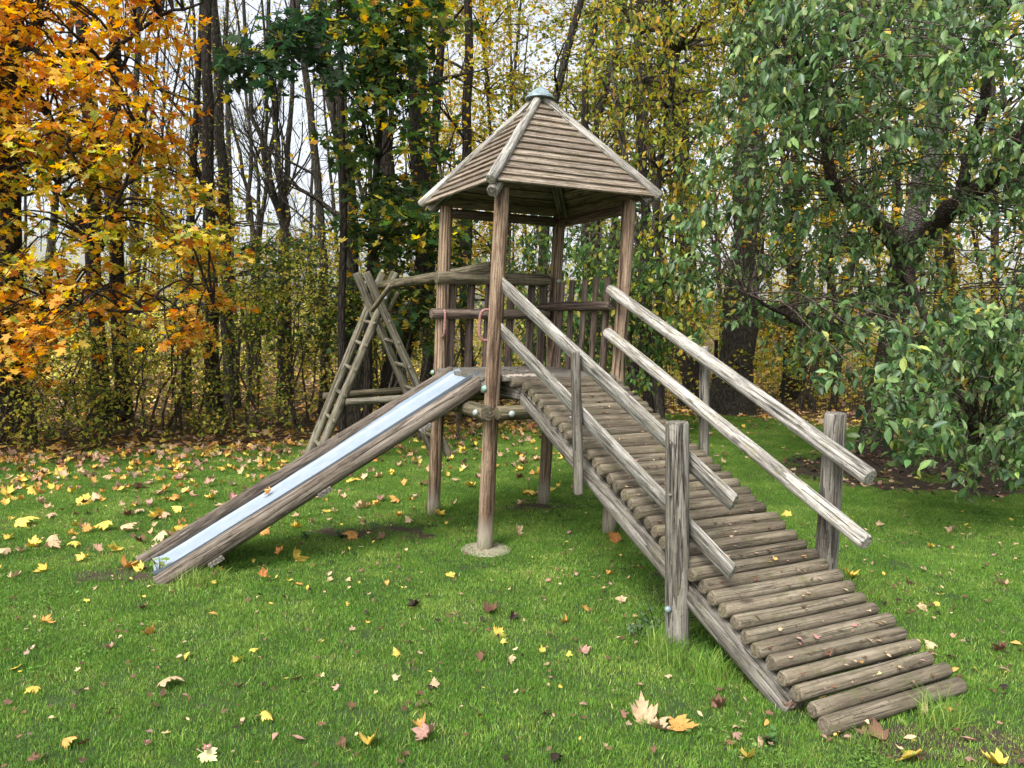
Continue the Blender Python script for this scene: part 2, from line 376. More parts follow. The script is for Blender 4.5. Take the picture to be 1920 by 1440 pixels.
SOILS = [(_s[0] + .5, _s[1] + .55, 2.1, 1.25), (GR(1010, 948)[0], GR(1010, 948)[1], .42, .2), (GR(700, 1000)[0], GR(700, 1000)[1], .5, .16)]
sheet('bare_soil', blob(*SOILS[0], seed=3), .004, M['bare_soil'])
sheet('bare_soil', blob(*SOILS[1], seed=4), .004, M['bare_soil'])
sheet('bare_soil', blob(*SOILS[2], seed=5), .004, M['bare_soil'])
SOILS += [(G(-2.35, .4, 0)[0], G(-2.35, .4, 0)[1], .3, .14), (G(.65, -3.1, 0)[0], G(.65, -3.1, 0)[1], .38, .16), (T(0, SIDE, 0)[0], T(0, SIDE, 0)[1] - .05, .16, .1), (G(1.0, -1.5, 0)[0], G(1.0, -1.5, 0)[1], .5, .5)]
for q_, sb in zip(SOILS[3:], (6, 7, 8, 9)): sheet('bare_soil', blob(*q_, seed=sb), .004, M['bare_soil'])

# ------------------------------------------------------------------ play structure
PS = empty('play_structure', G(.5, .5, 0), 'weathered wooden play tower with pyramid roof, metal slide and log ramp on the lawn', 'play structure')
POSTS = {'F': (0, 0), 'R': (SIDE, 0), 'L': (0, SIDE), 'B': (SIDE, SIDE)}
for k, (a, c) in POSTS.items():
    log('post', T(a, c, -.05), T(a, c, 2.56), .056 if k == 'F' else .053, M['post_wood'], PS, rough=.022, bend=.003, r1=.052)
# platform
PF = group_part('platform', PS, T(.5, .5, 1.2))
DZ = 1.24
nb = 9
for i in range(nb):
    v0 = -.06 + i * (SIDE + .12) / nb; wv = (SIDE + .12) / nb - .006
    a0, a1 = (-.05, SIDE + .05)
    if i in (0, nb - 1): a0, a1 = .06, SIDE - .06
    board('deck_board', T(a0, v0 + wv / 2, DZ - .014 + random.uniform(-.001, .001)), T(a1, v0 + wv / 2, DZ - .014), wv, .028, M['grey_wood'], PF, ref=VV)
for uj in (.19, .53, .87):
    board('joist', T(uj, -.075, 1.15), T(uj, SIDE + .05, 1.15), .075, .13, M['grey_wood'], PF, ref=UU)
board('rim_board', T(-.02, .06, 1.165), T(-.02, SIDE - .06, 1.165), .03, .09, M['grey_wood'], PF, ref=UU)
for vv in (-.108, SIDE + .108):
    o = log('cross_log', T(-.01 if vv < 0 else -.1, vv, .995), T(SIDE + .15, vv, .995), .053, M['beam_wood'], PF)
for uu in (-.108, SIDE + .108):
    o = log('cross_log', T(uu, -.17, 1.005), T(uu, SIDE + .16, 1.005), .055, M['beam_wood'], PF)
# pebbles heaped on the platform corner
V = []; F = []
def blobv(c, r, rnd):
    b0 = len(V); n = 6
    for i, (zz, rr) in enumerate(((-.5, .6), (0, 1), (.5, .75), (.75, .3))):
        for k in range(n):
            a = 2 * PI * k / n + rnd.uniform(-.2, .2); q = r * rr * rnd.uniform(.8, 1.15)
            V.append((c[0] + q * math.cos(a), c[1] + q * math.sin(a) * .8, c[2] + zz * r))
    for i in range(3):
        for k in range(n):
            a = b0 + i * n + k; b = b0 + i * n + (k + 1) % n; F.append((a, b, b + n, a + n))
    F.append(tuple(b0 + 18 + k for k in range(n)))
rnd = random.Random(5)
for _ in range(70):
    a = rnd.random() ** 1.3
    c = T(.07 + a * .42, rnd.gauss(-.005, .03), DZ + .006); blobv(c, rnd.uniform(.008, .017), rnd)
o = bpy.data.objects.new('pebbles', pymesh('pebbles', V, F, M['pebble'], False)); link(o)
tag(o, 'small heap of pale pebbles at the platform corner beside the front post', 'pebbles', kind='stuff')

# railings of the tower
RL = group_part('railing', PS, G(.5, 1.0, 1.24))
log('top_rail', G(-.02, .985, 1.975), G(1.02, .985, 1.995), .052, M['beam_wood'], RL)
log('middle_rail', G(-.06, .99, 1.683), G(1.03, .99, 1.694), .042, M['slat_wood'], RL)
for us in (.151, .314, .477, .689, .886, 1.0):
    board('slat', L(us, SIDE + .005, 1.235, 1.63), L(us, SIDE + .005, 1.975 + random.uniform(-.01, .012), 1.63), .068 + random.uniform(-.006, .006), .03, M['slat_wood'], RL, ref=UU, c=.01)
RB = group_part('railing', PS, G(1.0, .5, 1.24))
log('middle_rail', G(1.0, 1.1, 1.763), G(1.0, -.03, 1.763), .037, M['slat_wood'], RB)
for vs_ in (.83, .66, .455, .29, .12):
    board('slat', L(SIDE + .0, vs_, 1.235, 1.65), L(SIDE + .0, vs_, 1.985 + random.uniform(-.01, .012), 1.65), .066 + random.uniform(-.006, .006), .03, M['slat_wood'], RB, ref=VV, c=.01)

# roof
RF = group_part('roof', PS, T(SIDE / 2, SIDE / 2, 2.568))
H0, ZE, ZA = SIDE / 2 + .142, 2.568, 3.36
cu = SIDE / 2
def roofpt(su, sv, t, off=0.):      # corner direction su,sv in -1..1 at height fraction t
    h = H0 * (1 - t); return T(cu + su * h, cu + sv * h, ZE + (ZA - ZE) * t)
sl = math.hypot(H0, ZA - ZE)
for fi, (nu, nv) in enumerate(((0, -1), (-1, 0), (0, 1), (1, 0))):
    out = (nu * UU + nv * VV) * (ZA - ZE) / sl + ZZ * H0 / sl
    c0, c1 = ((nv, nu) if nu == 0 else (nu, nv)), None
    if nu == 0: ca, cb = (-1, nv), (1, nv)
    else: ca, cb = (nu, -1), (nu, 1)
    NBD = 13; T1 = .93
    for i in range(NBD):
        t0 = T1 * i / NBD - .004; t1 = T1 * (i + 1) / NBD + .008
        t0 = max(t0, -.012)
        P = [roofpt(*ca, t0), roofpt(*cb, t0), roofpt(*cb, t1), roofpt(*ca, t1)]
        jt = random.uniform(-.002, .002)
        lo, hi, th = .019 + jt, .001, .013
        vsx = [P[0] + out * lo, P[1] + out * lo, P[2] + out * hi, P[3] + out * hi]
        vsx += [p - out * th for p in vsx]
        org = (P[0] + P[1]) / 2; Mx = frame(org, P[1] - P[0], out); Mi = Mx.inverted()
        # bevel the long lower edge a little by moving the lower outer corners in
        V = [tuple(Mi @ Vector(p)) for p in vsx]
        F = [(0, 1, 2, 3), (7, 6, 5, 4), (0, 4, 5, 1), (1, 5, 6, 2), (2, 6, 7, 3), (3, 7, 4, 0)]
        me = pymesh('roof_board', V, F, M['roof_wood'], False)
        link(bpy.data.objects.new('roof_board', me), RF, Mx)
for su, sv in ((-1, -1), (1, -1), (-1, 1), (1, 1)):
    e = roofpt(su, sv, -.035); a = roofpt(su, sv, .985); up = np.array([0, 0, .03])
    log('hip_batten', e + up, a + up * .6, .038, M['silver_wood'], RF, r1=.03, bend=.003)
    e2 = roofpt(su * 1.0, sv * 1.0, .0 if (su, sv) == (-1, -1) else .05) + np.array([0, 0, -.075]); a2 = roofpt(su, sv, .96) + np.array([0, 0, -.07])
    dd = (e2 - a2) / np.linalg.norm(e2 - a2)
    log('rafter', e2 + dd * .0, a2, .043, M['grey_wood'], RF)
for p, q in (('F', 'R'), ('L', 'B'), ('F', 'L'), ('R', 'B')):
    a, c = POSTS[p], POSTS[q]
    zz = 2.50 if p + q in ('FR', 'LB') else 2.49
    if p + q in ('FR', 'FL'): continue
    off = (UU * .0, VV * .0)
    log('wall_plate', T(a[0], a[1], zz) - np.array([0, 0, 0]), T(c[0], c[1], zz), .04, M['slat_wood'], RF)
ap = roofpt(0, 0, 1.0)
log('finial_block', T(cu, cu, 3.16), T(cu, cu, 3.345), .04, M['slat_wood'], RF)
lathe('roof_cap', [(.100, -.022), (.112, -.022), (.110, -.008), (.06, .036), (.022, .062), (.004, .074)], 24, M['cap_metal'], RF, T(cu, cu, 3.372), (0, 0, 1), False)

# handles
def tube_obj(name, pts, r, mat, parent, n=10):
    tb = Tubes(); P = np.array(pts, float)
    # smooth by Catmull-Rom
    Q = [P[0]]
    for i in range(len(P) - 1):
        p0 = P[max(i - 1, 0)]; p1 = P[i]; p2 = P[i + 1]; p3 = P[min(i + 2, len(P) - 1)]
        for s in (.25, .5, .75, 1.):
            Q.append(.5 * ((2 * p1) + (p2 - p0) * s + (2 * p0 - 5 * p1 + 4 * p2 - p3) * s * s + (-p0 + 3 * p1 - 3 * p2 + p3) * s ** 3))
    tb.add(Q, [r] * len(Q), n); return tb.build(name, mat, parent, P[0])
for (a, c) in ((0, 0), (0, SIDE)):
    side = VV if c == 0 else -VV
    base = T(a, c, 0) - UU * .02
    # both grips are on the slide side, standing off the post
    dr = -UU * .95 + VV * .3 if c == 0 else -VV * .95 - UU * .12; dr = dr / np.linalg.norm(dr)
    pts = [T(a, c, 1.50) + dr * .04, T(a, c, 1.50) + dr * .085, T(a, c, 1.53) + dr * .11, T(a, c, 1.60) + dr * .115, T(a, c, 1.68) + dr * .11, T(a, c, 1.71) + dr * .085, T(a, c, 1.71) + dr * .04]
    tube_obj('grab_handle', pts, .0105, M['handle_pink'], PS)
# bolts (unit directions are where the cap looks)
cdir = -VV * .6 - UU * .8
bolt(T(0, SIDE, 1.985) + (-VV * .052) * 1.0 - UU * .01, -VV, PS)
bolt(T(SIDE, SIDE, 1.985) + (-VV * .052), -VV, PS)
bolt(T(0, SIDE, 1.20) - UU * .053, -UU, PS, M['bolt_green'])
bolt(T(0, 0, 1.16) - UU * .056, -UU, PS, M['bolt_green'], .023)
bolt(T(-.108, -.10, 1.005) - UU * .053 , -UU, PS, None, .022)
bolt(T(.08, -.108, .995) - VV * .051, -VV, PS, None, .022)

# slide
SL = group_part('slide', PS, G(-1.1, .4, .5))
def sl_pt(v, u, dz=0.): # centre line height of the slide at u
    return G(u, v, 1.225 + .562 * u + dz)
log('side_rail', G(.0, .655, 1.235), G(-2.23, .64, -.015), .05, M['slide_wood'], SL, ref=VV, rough=.03, r1=.052)
log('side_rail', G(.03, .16, 1.195), G(-2.13, .155, -.02), .058, M['slide_wood'], SL, ref=VV, rough=.02, r1=.062, label='nearer slide rail, thicker and cracked along its length')
# sheet metal bed: a shallow channel with turned-up edges
ax = G(-2.1, .4, 0) - G(0, .4, 1.19); nrm = Vector(VV).cross(Vector(ax)).normalized()
nn = np.array(nrm) if nrm.z > 0 else -np.array(nrm)
prof = [(.225, .035), (.232, .012), (.25, .0), (.58, .0), (.598, .012), (.604, .035)]
stations = [(.05, 1.232), (-.03, 1.205), (-.12, 1.15), (-1.1, .582), (-1.95, .105), (-2.08, .035), (-2.15, .02)]
V = []; F = []
for (uu, zz) in stations:
    for (vv, h) in prof: V.append(tuple(G(uu, vv, zz) + nn * h))
for (uu, zz) in stations:
    for (vv, h) in prof: V.append(tuple(G(uu, vv, zz) + nn * (h - .004)))
k = len(prof); s = len(stations)
for i in range(s - 1):
    for j in range(k - 1):
        a = i * k + j; F.append((a, a + 1, a + k + 1, a + k)); a += s * k; F.append((a + k, a + k + 1, a + 1, a))
for j in range(k - 1): F.append((j, j + s * k, j + 1 + s * k, j + 1)); a = (s - 1) * k + j; F.append((a + 1, a + 1 + s * k, a + s * k, a))
org = G(0, .4, 1.2); Mx = frame(org, ax, nn); Mi = Mx.inverted()
me = pymesh('slide_bed', [tuple(Mi @ Vector(p)) for p in V], F, M['slide_metal'], False)
link(bpy.data.objects.new('slide_bed', me), SL, Mx)
for uu in (-.42, -1.12, -1.80):
    zc = 1.225 + .562 * uu - .105
    board('crossbar', G(uu, .08, zc), G(uu, .72, zc), .10, .028, M['grey_wood'], SL, ref=ax)
for vv in (.18, .62):
    bolt(G(.0, vv, 1.2) , -VV, SL, None, .015)

# ramp
RP = group_part('ramp', PS, G(.6, -1.4, .5))
NLOG = 37
V0, Z0, V1, Z1 = -.085, 1.205, -2.83, .04
lr = .036
for i in range(NLOG):
    f = i / (NLOG - 1); vv = V0 + (V1 - V0) * f; zz = Z0 + (Z1 - Z0) * f + .02 * math.sin(PI * min(1, f * 1.25)) * (1 if f < .8 else 0)
    j0, j1 = random.uniform(-.012, .012), random.uniform(-.014, .014)
    ul = .205 + .02 * f; ur = 1.02 + .075 * f
    if i == 0: ul = .14
    r = lr * random.uniform(.92, 1.06)
    dz = random.uniform(-.003, .003)
    tilt = random.uniform(-.006, .006)
    o = log('ramp_log', G(ul + j0, vv + tilt, zz + dz - .004), G(ur + j1, vv - tilt, zz - dz - .004), r, M['ramp_wood'], RP, r1=r * random.uniform(.93, 1.04), bend=random.uniform(0, .005), rough=.03)
    # a screw hole near each end
for uc in (.275, .97):
    d = np.array(G(0, V1, Z1) - G(0, V0, Z0)); d /= np.linalg.norm(d); up = np.cross(UU, d); up = up if up[2] > 0 else -up
    p0 = G(uc, V0 + .02, Z0) - up * .098; p1 = G(uc, V1 + .17, Z1 + .03) - up * .08
    log('stringer', p0, p1, .062, M['grey_wood'], RP, rough=.04, bend=.01)
# ramp posts
def ramp_post(u0, v0, zb, u1, v1, zt, r):
    return log('ramp_post', G(u0, v0, zb), G(u1, v1, zt), r, M['grey_wood'], RP, rough=.025, r1=r * .97)
ramp_post(.205, -1.925, -.05, .175, -1.895, 1.157, .061)
ramp_post(1.165, -1.98, -.05, 1.125, -2.03, 1.18, .059)
ramp_post(.135, -1.05, .61, .12, -.99, 1.465, .031)
ramp_post(1.10, -1.03, .60, 1.10, -.99, 1.495, .034)
# handrails: half-round on the near side, round on the far side
log('handrail', G(.06, -.0, 1.925), G(.29, -2.185, .80), .051, M['silver_wood'], RP, half=True, ref=UU)
log('handrail', G(.06, -.0, 1.605), G(.29, -2.195, .465), .051, M['silver_wood'], RP, half=True, ref=UU)
log('handrail', G(.985, -.03, 1.885), G(1.045, -2.33, .893), .041, M['silver_wood'], RP, r1=.046)
log('handrail', G(.985, -.01, 1.565), G(1.045, -2.33, .56), .041, M['silver_wood'], RP, r1=.044)
for (u_, v_, z_) in ((.115, -1.93, 1.06), (.12, -1.93, .80), (.13, -1.93, .22)):
    bolt(G(u_ - .0, v_, z_) - VV * .0, -UU * .45 - VV * .9, RP, M['cap_metal'] if z_ < .3 else M['grey_wood'], .016 if z_ < .3 else .008)
for k in range(2):
    bolt(G(.105, -.985, 1.40 - k * .33), -UU, RP, M['bolt'], .007)

# concrete collar at the front post
fp = T(0, 0, 0)
prof = [(.19, -.01), (.18, .004), (.15, .009), (.06, .012)]
o = lathe('concrete_footing', prof, 28, M['concrete'], None, (fp[0] + .005, fp[1] - .01, 0), (0, 0, 1)); tag(o, 'round sandy concrete footing in the grass around the front tower post', 'footing')

# ------------------------------------------------------------------ climbing frame with beam behind the tower
CFm = empty('climbing_frame', G(.3, 3.7, 0), 'grey log A-frame with two ladders and a beam reaching the back of the play tower', 'climbing frame')
VN, VF = 3.536, 3.936
poles = {}
for key, a, b_ in (('a', (-.483, VF, -.05), (.43, VF, 2.155)), ('b', (-.483, VN, -.05), (.455, VN, 2.155)),
                   ('c', (1.07, VF, -.05), (.095, VF, 2.15)), ('d', (1.145, VN, -.05), (.10, VN, 2.14))):
    dv = .035 if key in 'ab' else -.035
    a = (a[0], a[1] + dv, a[2]); b_ = (b_[0], b_[1] + dv, b_[2])
    poles[key] = (np.array(a), np.array(b_))
    log('pole', G(*a), G(*b_), .052, M['pole_wood'], CFm, r1=.047, bend=.006)
def onpole(k, z):
    a, b_ = poles[k]; t = (z - a[2]) / (b_[2] - a[2]); return a + (b_ - a) * t
for z in (.22, .52, .80, 1.08, 1.36, 1.60):
    p, q = onpole('a', z), onpole('b', z - .03)
    log('rung', G(p[0], p[1], p[2]), G(q[0], q[1] - .09, q[2]), .021, M['pole_wood'], CFm)
    p, q = onpole('c', z + .03), onpole('d', z)
    log('rung', G(p[0], p[1] + .04, p[2]), G(q[0], q[1] - .05, q[2]), .021, M['pole_wood'], CFm)
p, q = onpole('b', .70), onpole('d', .74)
log('tie_log', G(p[0] + .03, VN - .07, p[2]), G(q[0] - .02, VN - .12, q[2]), .04, M['pole_wood'], CFm)
p, q = onpole('a', .72), onpole('c', .76)
log('tie_log', G(p[0] - .1, VF + .09, p[2]), G(q[0], VF + .09, q[2]), .042, M['beam_wood'], CFm)
log('beam', G(.285, 4.05, 1.995), G(.545, 1.10, 2.09), .048, M['beam_wood'], CFm, r1=.054, bend=.02)
log('brace', W(697, 583, 8.25), W(733, 534, 7.9), .026, M['beam_wood'], CFm)
log('brace', W(728, 583, 8.8), W(746, 548, 8.75), .024, M['beam_wood'], CFm)
bolt(G(*(onpole('b', 1.86) + np.array([.0, -.055, 0]))), -VV, CFm)

# ------------------------------------------------------------------ leaves
def tmpl(pts, cx, cy, cup=.0):
    V = [(cx, cy, -.0)] + [(x, y, cup * ((x - cx) ** 2 + (y - cy) ** 2)) for x, y in pts]
    n = len(pts); F = [(0, 1 + k, 1 + (k + 1) % n) for k in range(n)]
    return np.array(V), np.array(F)
_h = [(.14, -.04), (.38, -.02), (.28, .12), (.42, .22), (.52, .50), (.34, .46), (.33, .62), (.15, .50), (.24, .74), (.11, .74)]
MAPLE_HI = tmpl([(0, .05)] + _h + [(0, 1.)] + [(-x, y) for x, y in _h[::-1]], 0, .33, .35)
_h = [(.36, 0.), (.22, .18), (.5, .48), (.16, .5), (.2, .72)]
MAPLE = tmpl([(0, .05)] + _h + [(0, 1.)] + [(-x, y) for x, y in _h[::-1]], 0, .33, .35)
_h = [(.38, .05), (.46, .48), (.14, .52)]
MAPLE_LO = tmpl([(0, .05)] + _h + [(0, 1.)] + [(-x, y) for x, y in _h[::-1]], 0, .33, .3)
OVAL = (np.array([(0, 0, 0), (.2, .28, .06), (.22, .58, .05), (0, 1., -.08), (-.22, .58, .05), (-.2, .28, .06), (0, .45, -.02)]), np.array([(0, 1, 6), (1, 2, 6), (2, 3, 6), (3, 4, 6), (4, 5, 6), (5, 0, 6)]))
OVALW = (OVAL[0] * np.array([1.12, 1, 1]), OVAL[1])
CHL = (OVAL[0] * np.array([.98, 1, 1.6]), OVAL[1])
DIAM = (np.array([(0, 0, 0), (.36, .45, .09), (0, 1, 0), (-.36, .5, .09)]), np.array([(0, 1, 2), (0, 2, 3)]))
def rots(yaw, pitch, roll):
    cy, sy, cp, sp, cr, sr = np.cos(yaw), np.sin(yaw), np.cos(pitch), np.sin(pitch), np.cos(roll), np.sin(roll)
    # leaf +Y is its length; pitch lifts (+) or drops (-) the tip
    N_ = len(yaw); R = np.zeros((N_, 3, 3))
    Y = np.stack([sy * cp, cy * cp, sp], 1); X0 = np.stack([cy, -sy, np.zeros(N_)], 1); Z0_ = np.cross(X0, Y)
    X = X0 * cr[:, None] + Z0_ * sr[:, None]; Zz = np.cross(X, Y)
    R[:, :, 0] = X; R[:, :, 1] = Y; R[:, :, 2] = Zz; return R
def leaf_arrays(tm, P, R, S, C):
    V0_, F0 = tm; k = len(V0_)
    V = np.einsum('nij,kj->nki', R * S[:, None, None], V0_) + P[:, None, :]
    F = F0[None] + (np.arange(len(P)) * k)[:, None, None]
    cc = np.repeat(np.concatenate([C, np.ones((len(C), 1))], 1), k, axis=0)
    return V.reshape(-1, 3), F.reshape(-1, 3), cc
def leaf_mesh(name, parts, mat, parent, org):
    Vs, Fs, Cs = [], [], []; n = 0
    for V, F, C in parts:
        Vs.append(V); Fs.append(F + n); Cs.append(C); n += len(V)
    me = npmesh(name, np.concatenate(Vs) - np.array(org), np.concatenate(Fs).ravel(), 3, mat, False, np.concatenate(Cs))
    o = bpy.data.objects.new(name, me); return link(o, parent, Matrix.Translation(Vector(org)))
def pick_colors(n, palette, rng, jit=.18, key=None):
    w_ = np.array([p[0] for p in palette], float); w_ /= w_.sum()
    c = np.array([p[1] for p in palette])
    idx = rng.choice(len(palette), n, p=w_) if key is None else key
    C = c[idx] * (1 + rng.normal(0, jit, (n, 1))) * (1 + rng.normal(0, .07, (n, 3)))
    return np.clip(C, .004, .9)
ORANGE = [(3, (.66, .28, .045)), (5, (.70, .38, .06)), (1, (.50, .17, .035)), (4, (.68, .48, .08)), (1, (.33, .12, .04))]
YELLOW = [(5, (.66, .50, .08)), (3, (.52, .46, .08)), (2, (.66, .38, .06)), (2, (.33, .35, .06))]
YGREEN = [(4, (.26, .29, .045)), (3, (.16, .22, .04)), (3, (.42, .39, .07)), (2, (.08, .14, .03)), (1, (.5, .36, .06))]
GREEN = [(5, (.055, .11, .035)), (3, (.085, .15, .04)), (2, (.035, .07, .028)), (1, (.22, .25, .05))]
DGREEN = [(5, (.03, .065, .03)), (2, (.045, .09, .035)), (.3, (.4, .36, .06))]
CHERRY = [(6, (.115, .20, .07)), (4, (.155, .25, .08)), (3, (.065, .12, .055)), (1.6, (.23, .32, .11)), (.6, (.38, .42, .11)), (.2, (.5, .38, .06))]
UNDER = [(5, (.66, .61, .13)), (4, (.46, .50, .10)), (4, (.72, .64, .16)), (2, (.22, .28, .06)), (1, (.66, .42, .10)), (.7, (.09, .14, .045))]
_single = {}
def single_mesh(tm, name, mat):
    key = (name, mat.name)
    if key not in _single:
        V, F = tm; me = npmesh(name, V, F.ravel(), 3, mat, False, np.ones((len(V), 4))); _single[key] = me
    return _single[key]
def leaf_objects(tm, nm, mat, P, R, S, C, parent):
    me = single_mesh(tm, nm, mat)
    PI_ = WM[parent.name].inverted()
    for i in range(len(P)):
        o = bpy.data.objects.new('leaf', me); r = R[i]; s = S[i]
        Mx = Matrix(((r[0, 0] * s, r[0, 1] * s, r[0, 2] * s, P[i, 0]), (r[1, 0] * s, r[1, 1] * s, r[1, 2] * s, P[i, 1]), (r[2, 0] * s, r[2, 1] * s, r[2, 2] * s, P[i, 2]), (0, 0, 0, 1)))
        COL.objects.link(o); o.parent = parent; o.matrix_local = PI_ @ Mx; o.color = (C[i, 0], C[i, 1], C[i, 2], 1)
def inview(P):
    d = P - CO; z = d @ CF; x = 960 + FPX * (d @ CR) / z; y = 720 - FPX * (d @ CU) / z
    return (z > .3) & (x > 0) & (x < 1920) & (y > 0) & (y < 1440), z
def crown(root, P, R, S, C, tm, tmname, mat, singles=0):
    """joined foliage, with the nearest leaves in view kept as leaves of their own"""
    org = WM[root.name].to_translation()
    if singles:
        iv, z = inview(P); idx = np.where(iv)[0]; idx = idx[np.argsort(z[idx] / S[idx])][:singles]
        leaf_objects(tm, tmname, mat, P[idx], R[idx], S[idx], C[idx], root)
        keep = np.ones(len(P), bool); keep[idx] = False; P, R, S, C = P[keep], R[keep], S[keep], C[keep]
    o = leaf_mesh('crown', [leaf_arrays(tm, P, R, S, C)], mat, root, tuple(org)); o['kind'] = 'stuff'; return o

# ------------------------------------------------------------------ trees
def wobble(p0, p1, n, amp, rng):
    t = np.linspace(0, 1, n + 1)[:, None]; P = p0 + (p1 - p0) * t
    o = np.cumsum(rng.normal(0, 1, (n + 1, 3)), 0); o -= o[0] + (o[-1] - o[0]) * t; return P + o * amp
def twigs(tb, p0, d, ln, r, depth, rng, tips, up=.25, n=4, sides=4, spread=.7, kids=(3, 5)):
    d = d / (np.linalg.norm(d) + 1e-9); P = [p0]; cur = d.copy()
    for i in range(n):
        cur = cur + rng.normal(0, .13, 3) + np.array([0, 0, up * .25]); cur /= np.linalg.norm(cur); P.append(P[-1] + cur * ln / n)
    P = np.array(P); tb.add(P, np.linspace(r, r * .35, n + 1), sides)
    if depth > 0:
        for k in range(rng.integers(*kids)):
            t = rng.uniform(.3, 1.); i = min(int(t * n), n - 1); q = P[i] + (P[i + 1] - P[i]) * (t * n - i)
            dd = cur + rng.normal(0, spread, 3); twigs(tb, q, dd, ln * rng.uniform(.45, .7), r * (1 - .6 * t) * .6, depth - 1, rng, tips, up, max(2, n - 1), max(3, sides - 1), spread, kids)
    else: tips.append((P[-1], cur)); tips.append((P[len(P) // 2], cur))
def tree(name, label, group, path, y, wpx, barkm, seed, br=8, brz=(3, 12), top=13., palette=None, nleaf=0, leafsize=.06, tm=DIAM, fork=None, cat='tree', depth=2, leafz=0, hang=False, singles=0, tmname='d', spread_len=1.6):
    rng = np.random.default_rng(seed)
    pts = [W(px, py, y) for px, py in path]               # top to bottom
    pts = pts[::-1]; b = pts[0]
    root_x = b[0] + (pts[0][0] - pts[1][0]) * .2 if len(pts) > 1 else b[0]
    base = np.array([b[0] - (pts[1][0] - pts[0][0]) * .15, y, -.05])
    P = [base] + [p for p in pts if p[2] > .25]
    dirn = (P[-1] - P[-2]); dirn /= np.linalg.norm(dirn)
    if P[-1][2] < top:
        steps = int((top - P[-1][2]) / 1.5) + 1
        for _ in range(steps):
            dirn = dirn + rng.normal(0, .05, 3); dirn[2] = abs(dirn[2]) + .05; dirn /= np.linalg.norm(dirn); P.append(P[-1] + dirn * 1.5)
    # resample with small irregularities
    Q = [P[0]]
    for a, c in zip(P[:-1], P[1:]):
        n_ = max(1, int(np.linalg.norm(c - a) / .5))
        for s in range(1, n_ + 1): Q.append(a + (c - a) * s / n_)
    Q = np.array(Q); r0 = wpx / 2 / FPX * y
    Q[1:-1] += rng.normal(0, r0 * .16, (len(Q) - 2, 3)) * np.array([1, 1, .2])
    zf = np.clip(Q[:, 2] / top, 0, 1); R = r0 * (1.12 - .95 * zf ** 1.1); R[0] *= 1.5; R[1] *= 1.1
    R *= 1 + rng.normal(0, .035, len(R))
    root = empty(name, (base[0], base[1], 0), label, cat, group); M0 = (base[0], base[1], 0)
    tb = Tubes(); tb.add(Q, R, 12 if r0 > .08 else 7); tb.build('trunk', barkm, root, M0)
    tips = []
    if br:
        tb = Tubes(); sep = seed < 100
        for k in range(br):
            z = rng.uniform(*brz); i = int(np.argmin(abs(Q[:, 2] - z))); a = rng.uniform(0, 2 * PI)
            d = np.array([math.cos(a), math.sin(a), rng.uniform(.35, 1.3)])
            twigs(tb, Q[i], d, rng.uniform(.9, 1.0) * spread_len * rng.uniform(.6, 1.3), max(.007, R[i] * .4), depth, rng, tips, n=4, sides=5)
            if sep: tb.build('branch', barkm, root, M0); tb = Tubes()
        if not sep: tb.build('branches', barkm, root, M0)['kind'] = 'stuff'
    if nleaf and tips:
        scatter(root, tips, nleaf, palette, leafsize, tm, tmname, rng, singles, hang)
    return root
def scatter(root, tips, nleaf, palette, size, tm, tmname, rng, singles=0, hang=False, sp=.28, mat=None):
    TP = np.array([t_[0] for t_ in tips]); idx = rng.integers(0, len(TP), nleaf)
    P = TP[idx] + rng.normal(0, 1, (nleaf, 3)) * np.array([sp, sp, sp * .55])
    R = rots(rng.uniform(0, 2 * PI, nleaf), rng.normal(-1.0 if hang else -.35, .35, nleaf), rng.normal(0, .5, nleaf))
    S = size * rng.uniform(.6, 1.25, nleaf); C = pick_colors(nleaf, palette, rng)
    crown(root, P, R, S, C, tm, tmname, mat or M['leaf'], singles)

WG = 'woodland trees behind the lawn'
# hand-placed trunks: path from top to bottom in picture positions at a chosen distance
tree('maple_tree', 'tall dark trunk rising behind the orange leaves, left one of a close pair', WG, [(150, 0), (175, 380), (190, 800)], 11.5, 26, M['bark_dark'], 11, br=9, palette=YELLOW, nleaf=700, leafsize=.09)
tree('maple_tree', 'straight brown trunk behind the orange leaves, right one of a close pair', WG, [(212, 0), (216, 300), (228, 800)], 11.8, 26, M['bark_dark'], 12, br=9, palette=YELLOW, nleaf=600, leafsize=.09)
tree('woodland_tree', 'dark trunk at the far left edge of the lawn', WG, [(8, 200), (20, 500), (45, 830)], 10.8, 22, M['bark_dark'], 13, br=7, palette=YGREEN, nleaf=500, leafsize=.08)
tree('woodland_tree', 'straight near-black trunk left of the open sky, with small pale leaves climbing it', WG, [(386, 0), (388, 200), (392, 400), (403, 800)], 12.2, 24, M['bark_dark'], 14, br=10, palette=YGREEN, nleaf=900, leafsize=.05)
tree('woodland_tree', 'greenish grey trunk standing just right of the near-black one', WG, [(398, 0), (410, 200), (424, 480), (432, 790)], 13.6, 23, M['bark_grey'], 15, br=8, palette=YGREEN, nleaf=400, leafsize=.05)
tree('woodland_tree', 'thin dark trunk left of the near-black one, its top bare', WG, [(376, 60), (362, 300), (355, 560), (350, 800)], 13.2, 14, M['bark_dark'], 16, br=9, palette=YGREEN, nleaf=250, leafsize=.05)
tree('woodland_tree', 'slim grey trunk curving up right of the open sky', WG, [(556, 0), (575, 150), (596, 330), (605, 440), (610, 790)], 13., 17, M['bark_grey'], 17, br=8, palette=YGREEN, nleaf=300, leafsize=.05)
tree('maple_tree', 'thick leaning grey trunk with green maple leaves hanging over it', WG, [(592, 0), (612, 130), (634, 240), (650, 330), (655, 500), (668, 790)], 11.2, 36, M['bark_grey'], 18, br=10, palette=YELLOW, nleaf=400, leafsize=.09)
